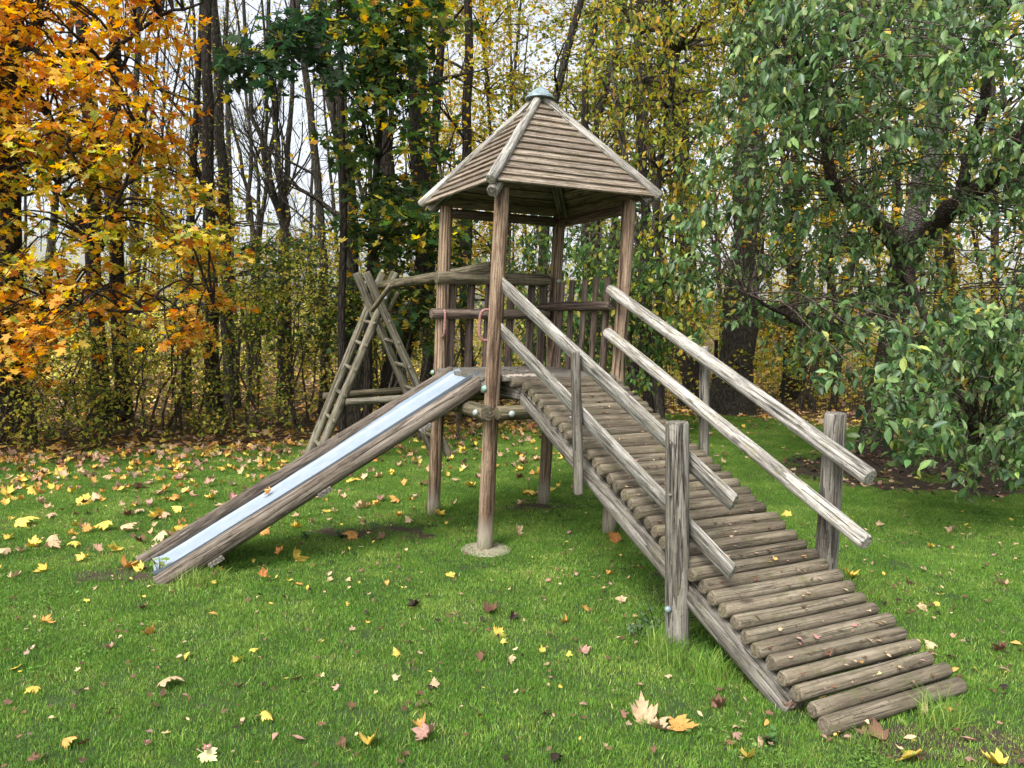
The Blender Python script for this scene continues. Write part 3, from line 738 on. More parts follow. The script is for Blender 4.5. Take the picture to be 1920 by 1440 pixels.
tree('woodland_tree', 'stout trunk whose wide dark base stands behind the climbing frame', WG, [(690, 0), (728, 300), (735, 480), (738, 780)], 12.0, 30, M['bark_dark'], 19, br=8, palette=YELLOW, nleaf=600, leafsize=.09)
tree('woodland_tree', 'thick rough black trunk just left of the tower roof', WG, [(776, 0), (783, 170), (793, 400), (790, 560), (742, 690), (735, 780)], 11.6, 38, M['bark_dark'], 20, br=8, brz=(4, 12), palette=YELLOW, nleaf=700, leafsize=.09)
tree('woodland_tree', 'dark forked trunk left of the roof slope', WG, [(832, 0), (826, 120), (812, 260), (806, 480), (800, 780)], 13.5, 20, M['bark_dark'], 21, br=10, palette=YELLOW, nleaf=900, leafsize=.08)
tree('woodland_tree', 'dark straight trunk behind the left half of the tower', WG, [(876, 0), (875, 270), (872, 500), (880, 780)], 13.0, 22, M['bark_dark'], 22, br=12, palette=YELLOW, nleaf=1200, leafsize=.08)
tree('woodland_tree', 'leaning mossy trunk rising right of the roof peak', WG, [(1088, 0), (1060, 100), (1030, 240), (1020, 500), (1010, 760)], 14.5, 20, M['bark_grey'], 23, br=10, palette=YGREEN, nleaf=1500, leafsize=.07)
tree('woodland_tree', 'slender trunk behind the right slope of the roof', WG, [(1120, 0), (1100, 130), (1094, 230), (1100, 500), (1100, 760)], 14., 17, M['bark_dark'], 24, br=10, palette=YGREEN, nleaf=1500, leafsize=.07)
tree('woodland_tree', 'slanting dark trunk between the roof and the cherry tree', WG, [(1172, 0), (1150, 110), (1118, 240), (1120, 500), (1130, 780)], 15., 16, M['bark_dark'], 25, br=10, palette=YGREEN, nleaf=1500, leafsize=.07)
tree('woodland_tree', 'dark trunk behind the right corner of the roof', WG, [(1196, 0), (1198, 200), (1208, 400), (1215, 780)], 13.5, 20, M['bark_dark'], 26, br=12, palette=YGREEN, nleaf=1600, leafsize=.08)
tree('oak_tree', 'broad ridged grey trunk standing behind the far ramp handrail', WG, [(1400, 300), (1392, 560), (1370, 775)], 14.0, 62, M['bark_grey'], 27, br=8, brz=(5, 11), top=14, palette=YGREEN, nleaf=1200, leafsize=.08)
tree('woodland_tree', 'brown trunk behind the handrails, left of the broad ridged one', WG, [(1280, 300), (1290, 560), (1295, 760)], 15.2, 38, M['bark_dark'], 28, br=8, palette=YGREEN, nleaf=1000, leafsize=.08)
tree('woodland_tree', 'narrow brown trunk beyond the mesh fence', WG, [(1495, 300), (1488, 620), (1483, 740)], 17., 28, M['bark_dark'], 29, br=8, palette=YELLOW, nleaf=1500, leafsize=.09)

# multi-stemmed grey tree in the open gap
def multistem(px, py, y, stems, seed, label):
    rng = np.random.default_rng(seed); b = W(px, py, y); base = np.array([b[0], y, 0.])
    root = empty('multi_stemmed_tree', base, label, 'tree', WG)
    for (tx, ty, wp) in stems:
        tb = Tubes(); e = W(tx, ty, y); P = wobble(np.array([b[0] + rng.normal(0, .1), y, -.05]), b + np.array([rng.normal(0, .05), 0, 0]), 6, .03, rng)
        P2 = wobble(b, e, 6, .06, rng); d = (P2[-1] - P2[-2]); d /= np.linalg.norm(d)
        ext = [P2[-1]]
        for _ in range(5): d = d + rng.normal(0, .08, 3) + np.array([0, 0, .1]); d /= np.linalg.norm(d); ext.append(ext[-1] + d * 1.0)
        PP = np.concatenate([P, P2[1:], np.array(ext[1:])]); r = wp / 2 / FPX * y
        tb.add(PP, np.linspace(r * 1.3, r * .25, len(PP)), 7); tb.build('trunk', M['bark_grey'], root, tuple(base))
        tb2 = Tubes(); tips = []
        for k in range(9):
            i = rng.integers(7, len(PP)); a = rng.uniform(0, 2 * PI)
            twigs(tb2, PP[i], np.array([math.cos(a), math.sin(a), 1.2]), rng.uniform(.7, 1.8), r * .35, 2, rng, tips, up=.6, n=4, sides=4)
        tb2.build('branches', M['bark_grey'], root, tuple(base))['kind'] = 'stuff'
multistem(535, 440, 15, [(470, 170, 14), (515, 190, 16), (548, 180, 15), (500, 230, 10)], 41, 'grey tree dividing into several stems in front of the open sky')
multistem(478, 450, 17, [(430, 200, 9), (465, 220, 10), (500, 240, 9)], 42, 'slender leaning multi-stemmed tree left of the divided grey one')
multistem(700, 470, 17, [(640, 200, 9), (680, 160, 11), (735, 180, 9)], 43, 'slender multi-stemmed tree behind the thick leaning trunk')

# random woodland behind
rr = np.random.default_rng(99)
cands = [(rr.uniform(-450, 2300), rr.uniform(15.5, 40)) for _ in range(95)]
LBL = {0: 'thin dark trunk', 1: 'mid-sized trunk with sparse leaves', 2: 'far slender trunk with fine twigs'}
for i, (px, y) in enumerate(cands):
    kind = 0 if y < 22 else (2 if y > 30 else 1)
    gap = 240 < px < 720
    wr = rr.uniform(.09, .2); lean = rr.normal(0, 60) * 15 / y
    zone = ['behind the orange maple', 'in the bare gap left of the tower', 'behind the play tower', 'behind the cherry tree'][0 if px < 260 else 1 if px < 720 else 2 if px < 1250 else 3]
    zone = 'beyond the left end of the lawn' if px < 60 else 'beyond the right end of the fence' if px > 1800 else zone
    tree('woodland_tree', LBL[kind] + ' ' + zone, ['thin trunks inside the woodland ', 'leafy trunks inside the woodland ', 'distant trunks of the woodland '][kind] + zone, [(px + lean, 60), (px + lean * .5, 330), (px, 620)], y, wr / y * FPX, M['bark_dark'] if rr.random() < .5 else M['bark_grey'], 200 + i, br=9 if y < 30 else 12, brz=(2.5, 13), top=rr.uniform(12, 17), depth=2,
         palette=YELLOW if rr.random() < .6 else YGREEN, nleaf=0 if (gap and rr.random() < .8) else int(rr.uniform(300, 1000)), leafsize=.085 if y < 25 else .11, spread_len=2.0)

# leaf masses: branch sprays reaching through a volume, each carried by its own branch
def region_points(n, poly, d0, d1, rng, layers=None):
    poly = np.array(poly, float); x0, y0 = poly.min(0); x1, y1 = poly.max(0); out = []
    while len(out) < n:
        m_ = 400; X = rng.uniform(x0, x1, m_); Y = rng.uniform(y0, y1, m_); ins = np.zeros(m_, bool); j = len(poly) - 1
        for i in range(len(poly)):
            xi, yi = poly[i]; xj, yj = poly[j]
            c_ = ((yi > Y) != (yj > Y)) & (X < (xj - xi) * (Y - yi) / (yj - yi + 1e-9) + xi); ins ^= c_; j = i
        for x, y in zip(X[ins], Y[ins]): out.append((x, y, rng.uniform(d0, d1)))
    return out[:n]
def branch_path(a, b, rng, sag=.0, n=8, amp=.05):
    P = wobble(a, b, n, amp, rng); t = np.linspace(0, 1, n + 1); P[:, 2] += sag * np.sin(PI * t); return P
def sprays(root, origins, centres, rng, per, size, palette, tm, tmname, mat, barkm, singles, hang, rad, flat, br_r=.016, sag=.3, key=None, twn=4):
    tb = Tubes(); Ps = []; Os = np.array(origins)
    for c in centres:
        o_ = Os[np.argmin(np.linalg.norm((Os - c) * np.array([1, 1, 1.6]), axis=1))]
        n_ = max(5, int(np.linalg.norm(c - o_) / .3)); P = branch_path(o_, c, rng, sag, n_, .035); tb.add(P, np.linspace(br_r, .004, len(P)), 5)
        dmain = (P[-1] - P[-3]); dmain /= np.linalg.norm(dmain) + 1e-9
        for k in range(twn):
            d = dmain * .6 + rng.normal(0, .8, 3) * np.array([1, 1, flat + .15]); d /= np.linalg.norm(d); ln = rad * rng.uniform(.6, 1.3)
            T_ = branch_path(P[-1 - (k % 3)], P[-1 - (k % 3)] + d * ln, rng, -.06 if hang else .0, 4, .02); tb.add(T_, np.linspace(.006, .0025, 5), 3)
            m_ = max(2, int(per / twn)); t = rng.uniform(.1, 1.08, m_); q = T_[0] + (T_[-1] - T_[0]) * t[:, None]
            Ps.append(q + rng.normal(0, 1, (m_, 3)) * np.array([.06, .06, .06 * max(flat, .35)]) * (rad / .4))
    base = WM[root.name].to_translation(); tb.build('branches', barkm, root, tuple(base))['kind'] = 'stuff'
    P = np.concatenate(Ps); n_ = len(P)
    if hang: R = rots(rng.uniform(0, 2 * PI, n_), rng.normal(-.8, .45, n_), rng.normal(0, .7, n_))
    else: R = rots(rng.uniform(0, 2 * PI, n_), rng.normal(-.6 if tmname == 'diam' else -.5, .42, n_), rng.normal(0, .5, n_))
    S = size * rng.uniform(.6, 1.25, n_)
    C = pick_colors(n_, palette, rng) if key is None else key(P, n_, rng)
    crown(root, P, R, S, C, tm, tmname, mat, singles); return root

# the orange maple
rng = np.random.default_rng(301)
mb = np.array([-6.6, 10.2, 0]); MT = empty('maple_tree', mb, 'orange and yellow maple overhanging the lawn from the left', 'tree')
P = np.array([(-6.6, 10.2, -.05), (-6.6, 10.1, 1.2), (-6.5, 10.0, 3), (-6.3, 9.9, 5), (-6.1, 9.8, 7), (-6.1, 9.8, 9)])
tb = Tubes(); tb.add(P, [.22, .17, .15, .12, .09, .04], 12); tb.build('trunk', M['bark_dark'], MT, tuple(mb))
orig = []
LIMBS = [([(-60, 330), (20, 250), (150, 420), (190, 470), (270, 230)], .045), ([(-80, 560), (60, 600), (130, 575), (240, 585), (400, 570)], .03),
         ([(-60, 120), (60, 90), (160, 140), (300, 30), (380, 5)], .04), ([(-60, 360), (40, 365), (110, 345), (200, 290)], .03), ([(-60, 200), (60, 170), (90, 210), (130, 290), (190, 285), (260, 240)], .035)]
tb = Tubes()
for lb, r in LIMBS:
    yy = np.linspace(9.6, 8.3, len(lb)); Q = np.array([P[3]] + [W(x, y, d) for (x, y), d in zip(lb, yy)])
    QQ = [Q[0]]
    for a, c in zip(Q[:-1], Q[1:]): QQ += list(wobble(a, c, 4, .02, rng)[1:])
    tb.add(QQ, np.linspace(r * 1.3, r * .3, len(QQ)), 6); orig += list(QQ[4:]); tb.build('limb', M['bark_dark'], MT, tuple(mb)); tb = Tubes()
cen = region_points(300, [(-260, -200), (340, -200), (330, 70), (240, 100), (250, 170), (340, 190), (325, 270), (390, 330), (430, 480), (410, 600), (330, 640), (200, 620), (60, 700), (-260, 760)], 7.4, 10.2, rng)
cen = [W(*c) for c in cen]
def maple_key(P, n_, rng):
    hgt = P[:, 2] + rng.normal(0, .25, n_)
    o_ = pick_colors(n_, ORANGE, rng); y_ = pick_colors(n_, YELLOW, rng); g_ = pick_colors(n_, YGREEN, rng)
    # orange on top and on the low tips, yellow and green in the middle of the crown
    wo_ = .25 + np.clip((hgt - 3.1) / .9, 0, 1) + np.clip((2.3 - hgt) / .6, 0, 1); wg_ = np.clip(1 - abs(hgt - 2.75) / .8, 0, 1) * .5
    u = rng.random(n_); k = np.where(u < wo_ * .8, 0, np.where(rng.random(n_) < wg_, 2, 1))
    return np.choose(k[:, None], [o_, y_, g_])
sprays(MT, orig, cen, rng, 56, .098, YELLOW, MAPLE, 'maple', M['leaf'], M['bark_dark'], 300, False, .42, .25, key=maple_key)

# the green maple in the middle
rng = np.random.default_rng(302)
gb = np.array([-2.55, 9.9, 0]); b0 = W(690, 790, 10.6); gb = np.array([b0[0], 10.6, 0.]); GM = empty('maple_tree', gb, 'young green maple with yellowing leaves left of the tower roof', 'tree')
P = [gb + np.array([0, 0, -.05])] + [W(x, y, 10.6) for x, y in ((690, 600), (700, 400), (715, 200), (705, 0), (690, -200), (690, -400))]
tb = Tubes(); tb.add(P, [.07, .055, .05, .045, .04, .03, .01], 8); tb.build('trunk', M['bark_dark'], GM, tuple(gb))
cen = region_points(110, [(560, -120), (830, -120), (830, 60), (800, 130), (820, 330), (860, 440), (760, 470), (690, 400), (600, 260), (650, 210), (610, 80)], 8.8, 10.6, rng)
o2 = np.concatenate([np.array(P)[1:], np.array([(P[i] + P[i + 1]) / 2 for i in range(1, 6)])])
def gm_key(P, n_, rng):
    g_ = pick_colors(n_, GREEN, rng); y_ = pick_colors(n_, YELLOW, rng); return np.where(rng.random(n_)[:, None] < .17, y_, g_)
sprays(GM, o2, [W(*c) for c in cen], rng, 34, .13, GREEN, MAPLE, 'maple', M['leaf'], M['bark_dark'], 200, False, .38, .35, key=gm_key)
# dark maple bough hanging in front of the sky
rng = np.random.default_rng(303)
db = W(640, 790, 9.9); db = np.array([db[0] , 9.95, 0]); DM = empty('maple_tree', db, 'slim maple with a dark green bough stretched across the open sky', 'tree')
P = [db + np.array([0, 0, -.05])] + [W(x, y, 9.95) for x, y in ((640, 600), (645, 400), (640, 200), (635, 0), (620, -200), (600, -350))]
tb = Tubes(); tb.add(P, [.06, .05, .045, .04, .035, .025, .01], 8); tb.build('trunk', M['bark_dark'], DM, tuple(db))
bough = [W(635, 20, 9.95), W(600, 60, 9.3), W(560, 90, 8.8), (W(500, 100, 8.4)), W(430, 115, 8.1)]
cen = region_points(34, [(405, 85), (480, 60), (530, 25), (640, 60), (640, 160), (560, 150), (500, 165), (430, 160)], 7.9, 9.2, rng)
sprays(DM, bough + [P[4]], [W(*c) for c in cen], rng, 16, .14, DGREEN, MAPLE, 'maple', M['leaf'], M['bark_dark'], 200, False, .3, .3, br_r=.012, sag=.05)

# the cherry tree on the right
rng = np.random.default_rng(304)
cb = GR(1640, 848); CT = empty('cherry_tree', cb, 'big green cherry tree with drooping leaves covering the right of the lawn', 'tree')
cy0 = cb[1]
def poly_tube(tb, pts, radii, rng, n=10, amp=.02):
    Q = [pts[0]]; R = [radii[0]]
    for a, c, ra, rc in zip(pts[:-1], pts[1:], radii[:-1], radii[1:]):
        w_ = wobble(np.array(a), np.array(c), 4, amp, rng)[1:]; Q += list(w_); R += list(np.linspace(ra, rc, 5)[1:])
    tb.add(Q, R, n); return Q
tb = Tubes(); Q = poly_tube(tb, [cb + np.array([-.03, 0, -.05]), W(1650, 780, cy0), W(1675, 640, cy0), W(1690, 520, cy0), W(1708, 462, cy0 - .05)], [.24, .19, .175, .17, .16], rng, 14)
tb.build('trunk', M['bark_cherry'], CT, tuple(cb)); orig = list(Q)
limbs = [('bark_pale', [(1700, 470, 10.0), (1712, 420, 9.9), (1728, 350, 9.8), (1752, 280, 9.7), (1765, 220, 9.6), (1790, 60, 9.4), (1820, -120, 9.2)], [.15, .14, .13, .115, .10, .08, .05]),
         ('bark_cherry', [(1702, 475, 10.0), (1745, 430, 9.6), (1800, 385, 9.2), (1860, 330, 8.8), (1915, 265, 8.5), (1990, 150, 8.3), (2050, 0, 8.0)], [.14, .12, .115, .10, .085, .06, .04]),
         ('bark_cherry', [(1700, 480, 10.0), (1660, 430, 9.3), (1610, 385, 8.7), (1560, 345, 8.2), (1530, 220, 7.8), (1490, 130, 7.5), (1450, 40, 7.3), (1430, -100, 7.2)], [.12, .085, .075, .06, .05, .04, .03, .018]),
         ('bark_cherry', [(1790, 390, 9.2), (1830, 250, 8.9), (1850, 150, 8.6), (1880, 20, 8.3)], [.07, .06, .05, .03]),
         ('bark_cherry', [(1665, 650, 10.0), (1760, 640, 8.8), (1850, 620, 7.8), (1960, 660, 7.0)], [.06, .05, .045, .03]),
         ('bark_cherry', [(1680, 560, 10.0), (1600, 600, 8.9), (1530, 620, 8.2), (1450, 580, 7.5), (1400, 550, 7.2)], [.05, .035, .03, .02, .012]),
         ('bark_cherry', [(1690, 500, 10.0), (1780, 700, 7.6), (1840, 830, 6.6)], [.05, .035, .02])]
for bm, pts, rad in limbs:
    tb = Tubes(); Q = poly_tube(tb, [W(*p) for p in pts], rad, rng, 9, .025); tb.build('limb', M[bm], CT, tuple(cb)); orig += list(Q)
POLY_C = [(1290, -220), (1310, 20), (1350, 120), (1300, 260), (1250, 400), (1250, 530), (1300, 590), (1420, 620), (1540, 650), (1620, 790), (1700, 900), (1830, 925), (1960, 930), (2400, 900), (2400, -220)]
c1 = region_points(640, POLY_C, 6.6, 9.8, rng); c2 = region_points(60, [(1560, 650), (1960, 560), (1990, 900), (1840, 915), (1690, 880)], 5.3, 6.6, rng)
c3 = region_points(50, [(1330, -40), (1900, -40), (1900, 200), (1500, 260), (1350, 200)], 5.4, 6.6, rng)
c1 = [c for c in c1 if not (1590 < c[0] < 1840 and 270 < c[1] < 570 and rng.random() < .45) and not (1600 < c[0] < 1720 and 560 < c[1] < 860 and rng.random() < .3)]
cen = [W(*c) for c in c1 + c2 + c3]; cen = [c for c in cen if c[2] > .45]
sprays(CT, orig, cen, rng, 42, .100, CHERRY, CHL, 'cherryleaf', M['leaf_glossy'], M['bark_cherry'], 300, True, .30, .7, br_r=.010, sag=.15, twn=3)

# yellow-green linden just left of the cherry and green shrubs behind the tower
def shrub(name, label, poly, d0, d1, ncen, per, size, palette, tm, tmname, seed, hang=False, rad=.4, flat=.7, mat=None, cat='shrub', bark='bark_stem', singles=0, stems=5, br_r=.01, group=None, key=None):
    rng = np.random.default_rng(seed); c = [W(*q) for q in region_points(ncen, poly, d0, d1, rng)]; c = [q for q in c if q[2] > .08]
    cc = np.mean(c, 0); base = np.array([cc[0], cc[1], 0]); root = empty(name, base, label, cat, group); ors = []
    for k in range(stems):
        s_ = base + np.array([rng.normal(0, .3), rng.normal(0, .2), -.03]); tgt = np.array(c[rng.integers(len(c))]); tgt[2] = max(q[2] for q in c) * rng.uniform(.75, 1.)
        tb = Tubes(); P = wobble(s_, tgt, 9, .05, rng); tb.add(P, np.linspace(br_r * 2.4, br_r * .5, 10), 6); tb.build('stem', M[bark], root, tuple(base)); ors += list(P[2:])
    sprays(root, ors, c, rng, per, size, palette, tm, tmname, mat or M['leaf'], M[bark], singles, hang, rad, flat, br_r=br_r * .7, sag=.1, key=key); return root
shrub('linden_tree', 'yellow-green tree with loose hanging leaves between the roof and the cherry tree', [(1120, -150), (1420, -150), (1400, 200), (1330, 330), (1330, 600), (1200, 700), (1230, 400), (1170, 330), (1110, 200)], 9.2, 12.5, 170, 40, .085, [(4, (.30, .34, .06)), (3, (.46, .42, .08)), (2, (.62, .42, .08)), (3, (.13, .19, .045))], OVALW, 'oval', 401, True, cat='tree', stems=4, br_r=.03)
shrub('hazel_bush', 'dark green bush with hanging leaves behind the tower platform', [(930, 470), (1000, 420), (1260, 400), (1300, 560), (1290, 690), (1100, 720), (940, 700)], 9.6, 12., 120, 42, .10, [(5, (.08, .155, .05)), (3, (.14, .23, .06)), (1.5, (.42, .42, .08))], OVALW, 'oval', 402, True)
shrub('hazel_bush', 'green leafy bush left of the climbing frame', [(430, 480), (520, 450), (620, 470), (700, 540), (700, 640), (560, 680), (440, 620)], 10.6, 12.5, 62, 38, .08, [(4, (.06, .115, .035)), (3, (.13, .19, .04)), (2, (.33, .34, .06))], MAPLE_LO, 'maplelo', 403)
shrub('maple_sapling', 'green and yellow maple sapling behind the top of the climbing frame', [(640, 400), (880, 430), (880, 560), (820, 640), (740, 640), (680, 540)], 9.8, 11.4, 60, 30, .12, GREEN, MAPLE, 'maple', 404, key=gm_key)

GOLD = [(5, (.62, .47, .08)), (4, (.45, .42, .08)), (3, (.30, .33, .06)), (2, (.66, .36, .07)), (2, (.16, .21, .045))]
shrub('maple_tree', 'golden yellow tree filling the wood behind the tower roof', [(700, -150), (1000, -150), (1020, 250), (960, 560), (760, 600), (740, 350), (860, 150)], 14.5, 18.5, 190, 48, .09, GOLD, MAPLE_LO, 'maplelo', 411, cat='tree', stems=3, br_r=.03, rad=.6)
shrub('maple_tree', 'yellow-green tree above the right slope of the tower roof', [(1000, -150), (1330, -150), (1320, 300), (1250, 500), (1080, 400), (1020, 200)], 14.5, 18.5, 200, 48, .085, [(4, (.45, .40, .08)), (5, (.24, .28, .05)), (3, (.62, .42, .08)), (3, (.12, .17, .04))], MAPLE_LO, 'maplelo', 412, cat='tree', stems=3, br_r=.03, rad=.6)
shrub('maple_tree', 'yellow tree glowing through the gaps of the cherry tree', [(1300, -150), (1800, -150), (1800, 690), (1320, 700)], 12.5, 17., 310, 44, .09, GOLD, MAPLE_LO, 'maplelo', 413, cat='tree', stems=3, br_r=.03, rad=.6)
shrub('maple_tree', 'yellow tree behind the right end of the cherry tree', [(1750, -150), (2300, -150), (2300, 740), (1750, 720)], 11.5, 15.5, 280, 44, .085, GOLD, MAPLE_LO, 'maplelo', 414, cat='tree', stems=3, br_r=.03, rad=.6)
shrub('maple_tree', 'small gold and green maple between the climbing frame and the near-black trunk', [(250, 300), (400, 250), (440, 420), (700, 440), (700, 560), (420, 600), (240, 560)], 13., 16.5, 90, 44, .08, GOLD, MAPLE_LO, 'maplelo', 415, cat='tree', stems=3, br_r=.02, rad=.55)
# undergrowth along the wood's edge
rng = np.random.default_rng(500)
XS = [-260, -130, 0, 110, 220, 330, 440, 550, 660, 770, 880, 1000, 1120, 1240, 1360, 1480]
UL = ['leftmost yellow-green bush at the wood edge', 'dark green bush with yellow tips under the orange maple', 'low green bush at the left end of the lawn', 'green and yellow bush behind the leafy lawn corner',
      'yellow-leaved bush under the low orange boughs', 'thin bush of small pale yellow leaves on upright stems', 'yellow bush of small leaves left of the climbing frame', 'yellow-green bush behind the ladder of the climbing frame', 'low yellow bush behind the climbing frame legs',
      'bush of yellow leaves behind the slide top', 'low tangled bush between the tower posts', 'brown twiggy bush right of the front post', 'thin bush behind the top of the ramp', 'sparse yellow bush behind the far handrails', 'sparse bush in front of the broad grey trunk', 'low bush beyond the mesh fence']
for i, x in enumerate(XS):
    ge = float(edge_y(W(x, 700, 11)[0])); d0 = ge + (.35 if x < 1200 else 2.6)
    low = 856 - 28 * max(0, min(1, x / 500)) - 30 * max(0, min(1, (x - 500) / 700))
    topy = 560 if x < 300 else (500 if x < 760 else 520)
    nc = [95, 70, 60, 85, 60, 75, 90, 70, 75, 60, 50, 50, 45, 45, 45, 45][i]; topy += [0, 40, -40, 20, 60, -60, 30, -40, 10, 40, 0, 30, 0, 20, 0, 0][i]; pal = UNDER if i % 3 else [(4, (.40, .44, .09)), (4, (.22, .30, .07)), (2, (.6, .55, .12)), (1.5, (.11, .17, .045))]
    shrub('understorey_bush', UL[i], [(x - 85, topy), (x + 85, topy - 10), (x + 95, low - 10), (x - 95, low)], d0, d0 + 2.6, int(nc * .6), 46, .062, pal, DIAM, 'diam', 510 + i, stems=6, br_r=.008, rad=.42, flat=.8, group='bushes along the edge of the wood')
# far undergrowth reads as one mass
rng = np.random.default_rng(600)
n_ = 100000; y = 14.2 + 22 * rng.random(n_) ** 1.1; x = rng.uniform(-1.05, 1.05, n_) * y * .95
hmax = .8 + (y - 13) * .16 + 1.0 * np.sin(x * .9 + y * .7) ** 2; z = hmax * rng.random(n_) ** .8
cl = np.sin(x * 3.1 + 2 * np.sin(y * 2.3)) * np.sin(y * 2.7 + x) + np.sin(z * 3 + x * 2) * .5 + rng.normal(0, .4, n_); keep = cl > -.6
P = np.stack([x, y, z], 1)[keep]; n_ = len(P)
o = leaf_mesh('distant_undergrowth', [leaf_arrays(DIAM, P, rots(rng.uniform(0, 6.28, n_), rng.normal(-.4, .4, n_), rng.normal(0, .6, n_)), rng.uniform(.05, .10, n_) * (1 + (P[:, 1] - 14) * .015), pick_colors(n_, UNDER + [(6, (.74, .62, .13))], rng))], M['leaf'], None, (0, 20, 0))
tag(o, 'yellow and green undergrowth filling the wood between the far trunks', 'undergrowth', kind='stuff')
# fine bare twigs of the far crowns
tb = Tubes(); rng = np.random.default_rng(601); tips = []
for k in range(420):
    yy = rng.uniform(22, 42); p = np.array([rng.uniform(-1.1, 1.0) * yy * .9, yy, rng.uniform(2.5, 8)])
    twigs(tb, p, np.array([rng.normal(0, .35), rng.normal(0, .3), 1.]), rng.uniform(1.5, 3.2), .022, 2, rng, tips, up=.5, n=3, sides=3, spread=.45, kids=(3, 6))
o = tb.build('distant_twigs', M['bark_dark'], None, (0, 20, 0)); tag(o, 'haze of fine bare twigs in the far crowns of the wood', 'twigs', kind='stuff')
rng = np.random.default_rng(602); TP = np.array([t_[0] for t_ in tips]); n_ = 26000; P = TP[rng.integers(0, len(TP), n_)] + rng.normal(0, .3, (n_, 3))
P = P[(P[:, 0] / P[:, 1] > -.12) | (rng.random(n_) < .15)]; n_ = len(P)
o = leaf_mesh('distant_foliage', [leaf_arrays(DIAM, P, rots(rng.uniform(0, 6.28, n_), rng.normal(-.4, .4, n_), rng.normal(0, .6, n_)), rng.uniform(.10, .2, n_), pick_colors(n_, YELLOW + [(3, (.5, .28, .16))], rng))], M['leaf'], None, (0, 20, 0))
tag(o, 'scattered yellow and russet leaves left in the far crowns', 'foliage', kind='stuff')

# ------------------------------------------------------------------ mesh fence
fpts = [GR(1215, 765), GR(1338, 771), GR(1467, 771), GR(1742, 803), GR(2050, 840)]
fpts = [np.array(p) for p in fpts]; fpts[0] = fpts[1] + (fpts[1] - fpts[2]) * 1.2
FN = empty('mesh_fence', fpts[2], 'black wire mesh fence on square posts behind the cherry tree', 'fence')
for p in fpts: board('fence_post', p - np.array([0, 0, .05]), p + np.array([0, 0, 1.33]), .06, .04, M['fence_black'], FN, ref=(1, 0, 0))
for a, b_ in zip(fpts[:-1], fpts[1:]):
    ln = np.linalg.norm(b_ - a); d = (b_ - a) / ln; tb = Tubes(); nrm_ = np.array([-d[1], d[0], 0])
    for s in np.arange(.06, ln - .03, .05): tb.add([a + d * s + ZZ * .04, a + d * s + ZZ * 1.27], [.0028] * 2, 3)
    for z in np.arange(.05, 1.3, .2): tb.add([a + ZZ * z + nrm_ * .006, b_ + ZZ * z + nrm_ * .006], [.0035] * 2, 3)
    o = tb.build('wire_panel', M['fence_black'], FN, tuple(a))

# ------------------------------------------------------------------ grass
HID = bpy.data.collections.new('grass_sources')
def grass_patch(i, nb_, size, h, wdt, rng, dry=.05, lean=.5):
    x = rng.uniform(-size / 2, size / 2, nb_); y = rng.uniform(-size / 2, size / 2, nb_); a = rng.uniform(0, 2 * PI, nb_); hh = h * rng.uniform(.45, 1.2, nb_); l = hh * np.abs(rng.normal(0, lean, nb_)); w_ = wdt * rng.uniform(.7, 1.3, nb_)
    la = rng.uniform(0, 2 * PI, nb_); dx, dy = np.cos(la) * l, np.sin(la) * l; wx, wy = np.cos(a) * w_ / 2, np.sin(a) * w_ / 2
    V = np.zeros((nb_, 5, 3)); V[:, 0] = np.stack([x - wx, y - wy, 0 * x], 1); V[:, 1] = np.stack([x + wx, y + wy, 0 * x], 1)
    V[:, 2] = np.stack([x - wx * .8 + dx * .35, y - wy * .8 + dy * .35, hh * .6], 1); V[:, 3] = np.stack([x + wx * .8 + dx * .35, y + wy * .8 + dy * .35, hh * .6], 1)
    V[:, 4] = np.stack([x + dx, y + dy, hh * .95], 1)
    F = np.array([(0, 1, 3), (0, 3, 2), (2, 3, 4)])[None] + (np.arange(nb_) * 5)[:, None, None]
    C = np.ones((nb_, 4)); v = rng.uniform(.65, 1.35, nb_); C[:, 0] = v * rng.uniform(.8, 1.25, nb_); C[:, 1] = v; C[:, 2] = v * rng.uniform(.7, 1.3, nb_)
    dr = rng.random(nb_) < dry; C[dr, 0] = 3.; C[dr, 1] = 1.9; C[dr, 2] = 3.5
    me = npmesh('grass_blades', V.reshape(-1, 3), F.ravel(), 3, M['grass'], False, np.repeat(C, 5, axis=0))
    o = bpy.data.objects.new('grass_patch_%d' % i, me); HID.objects.link(o); return o
rg_ = np.random.default_rng(700)
for i in range(7): grass_patch(i, 1000, .30, .021, .0028, rg_)
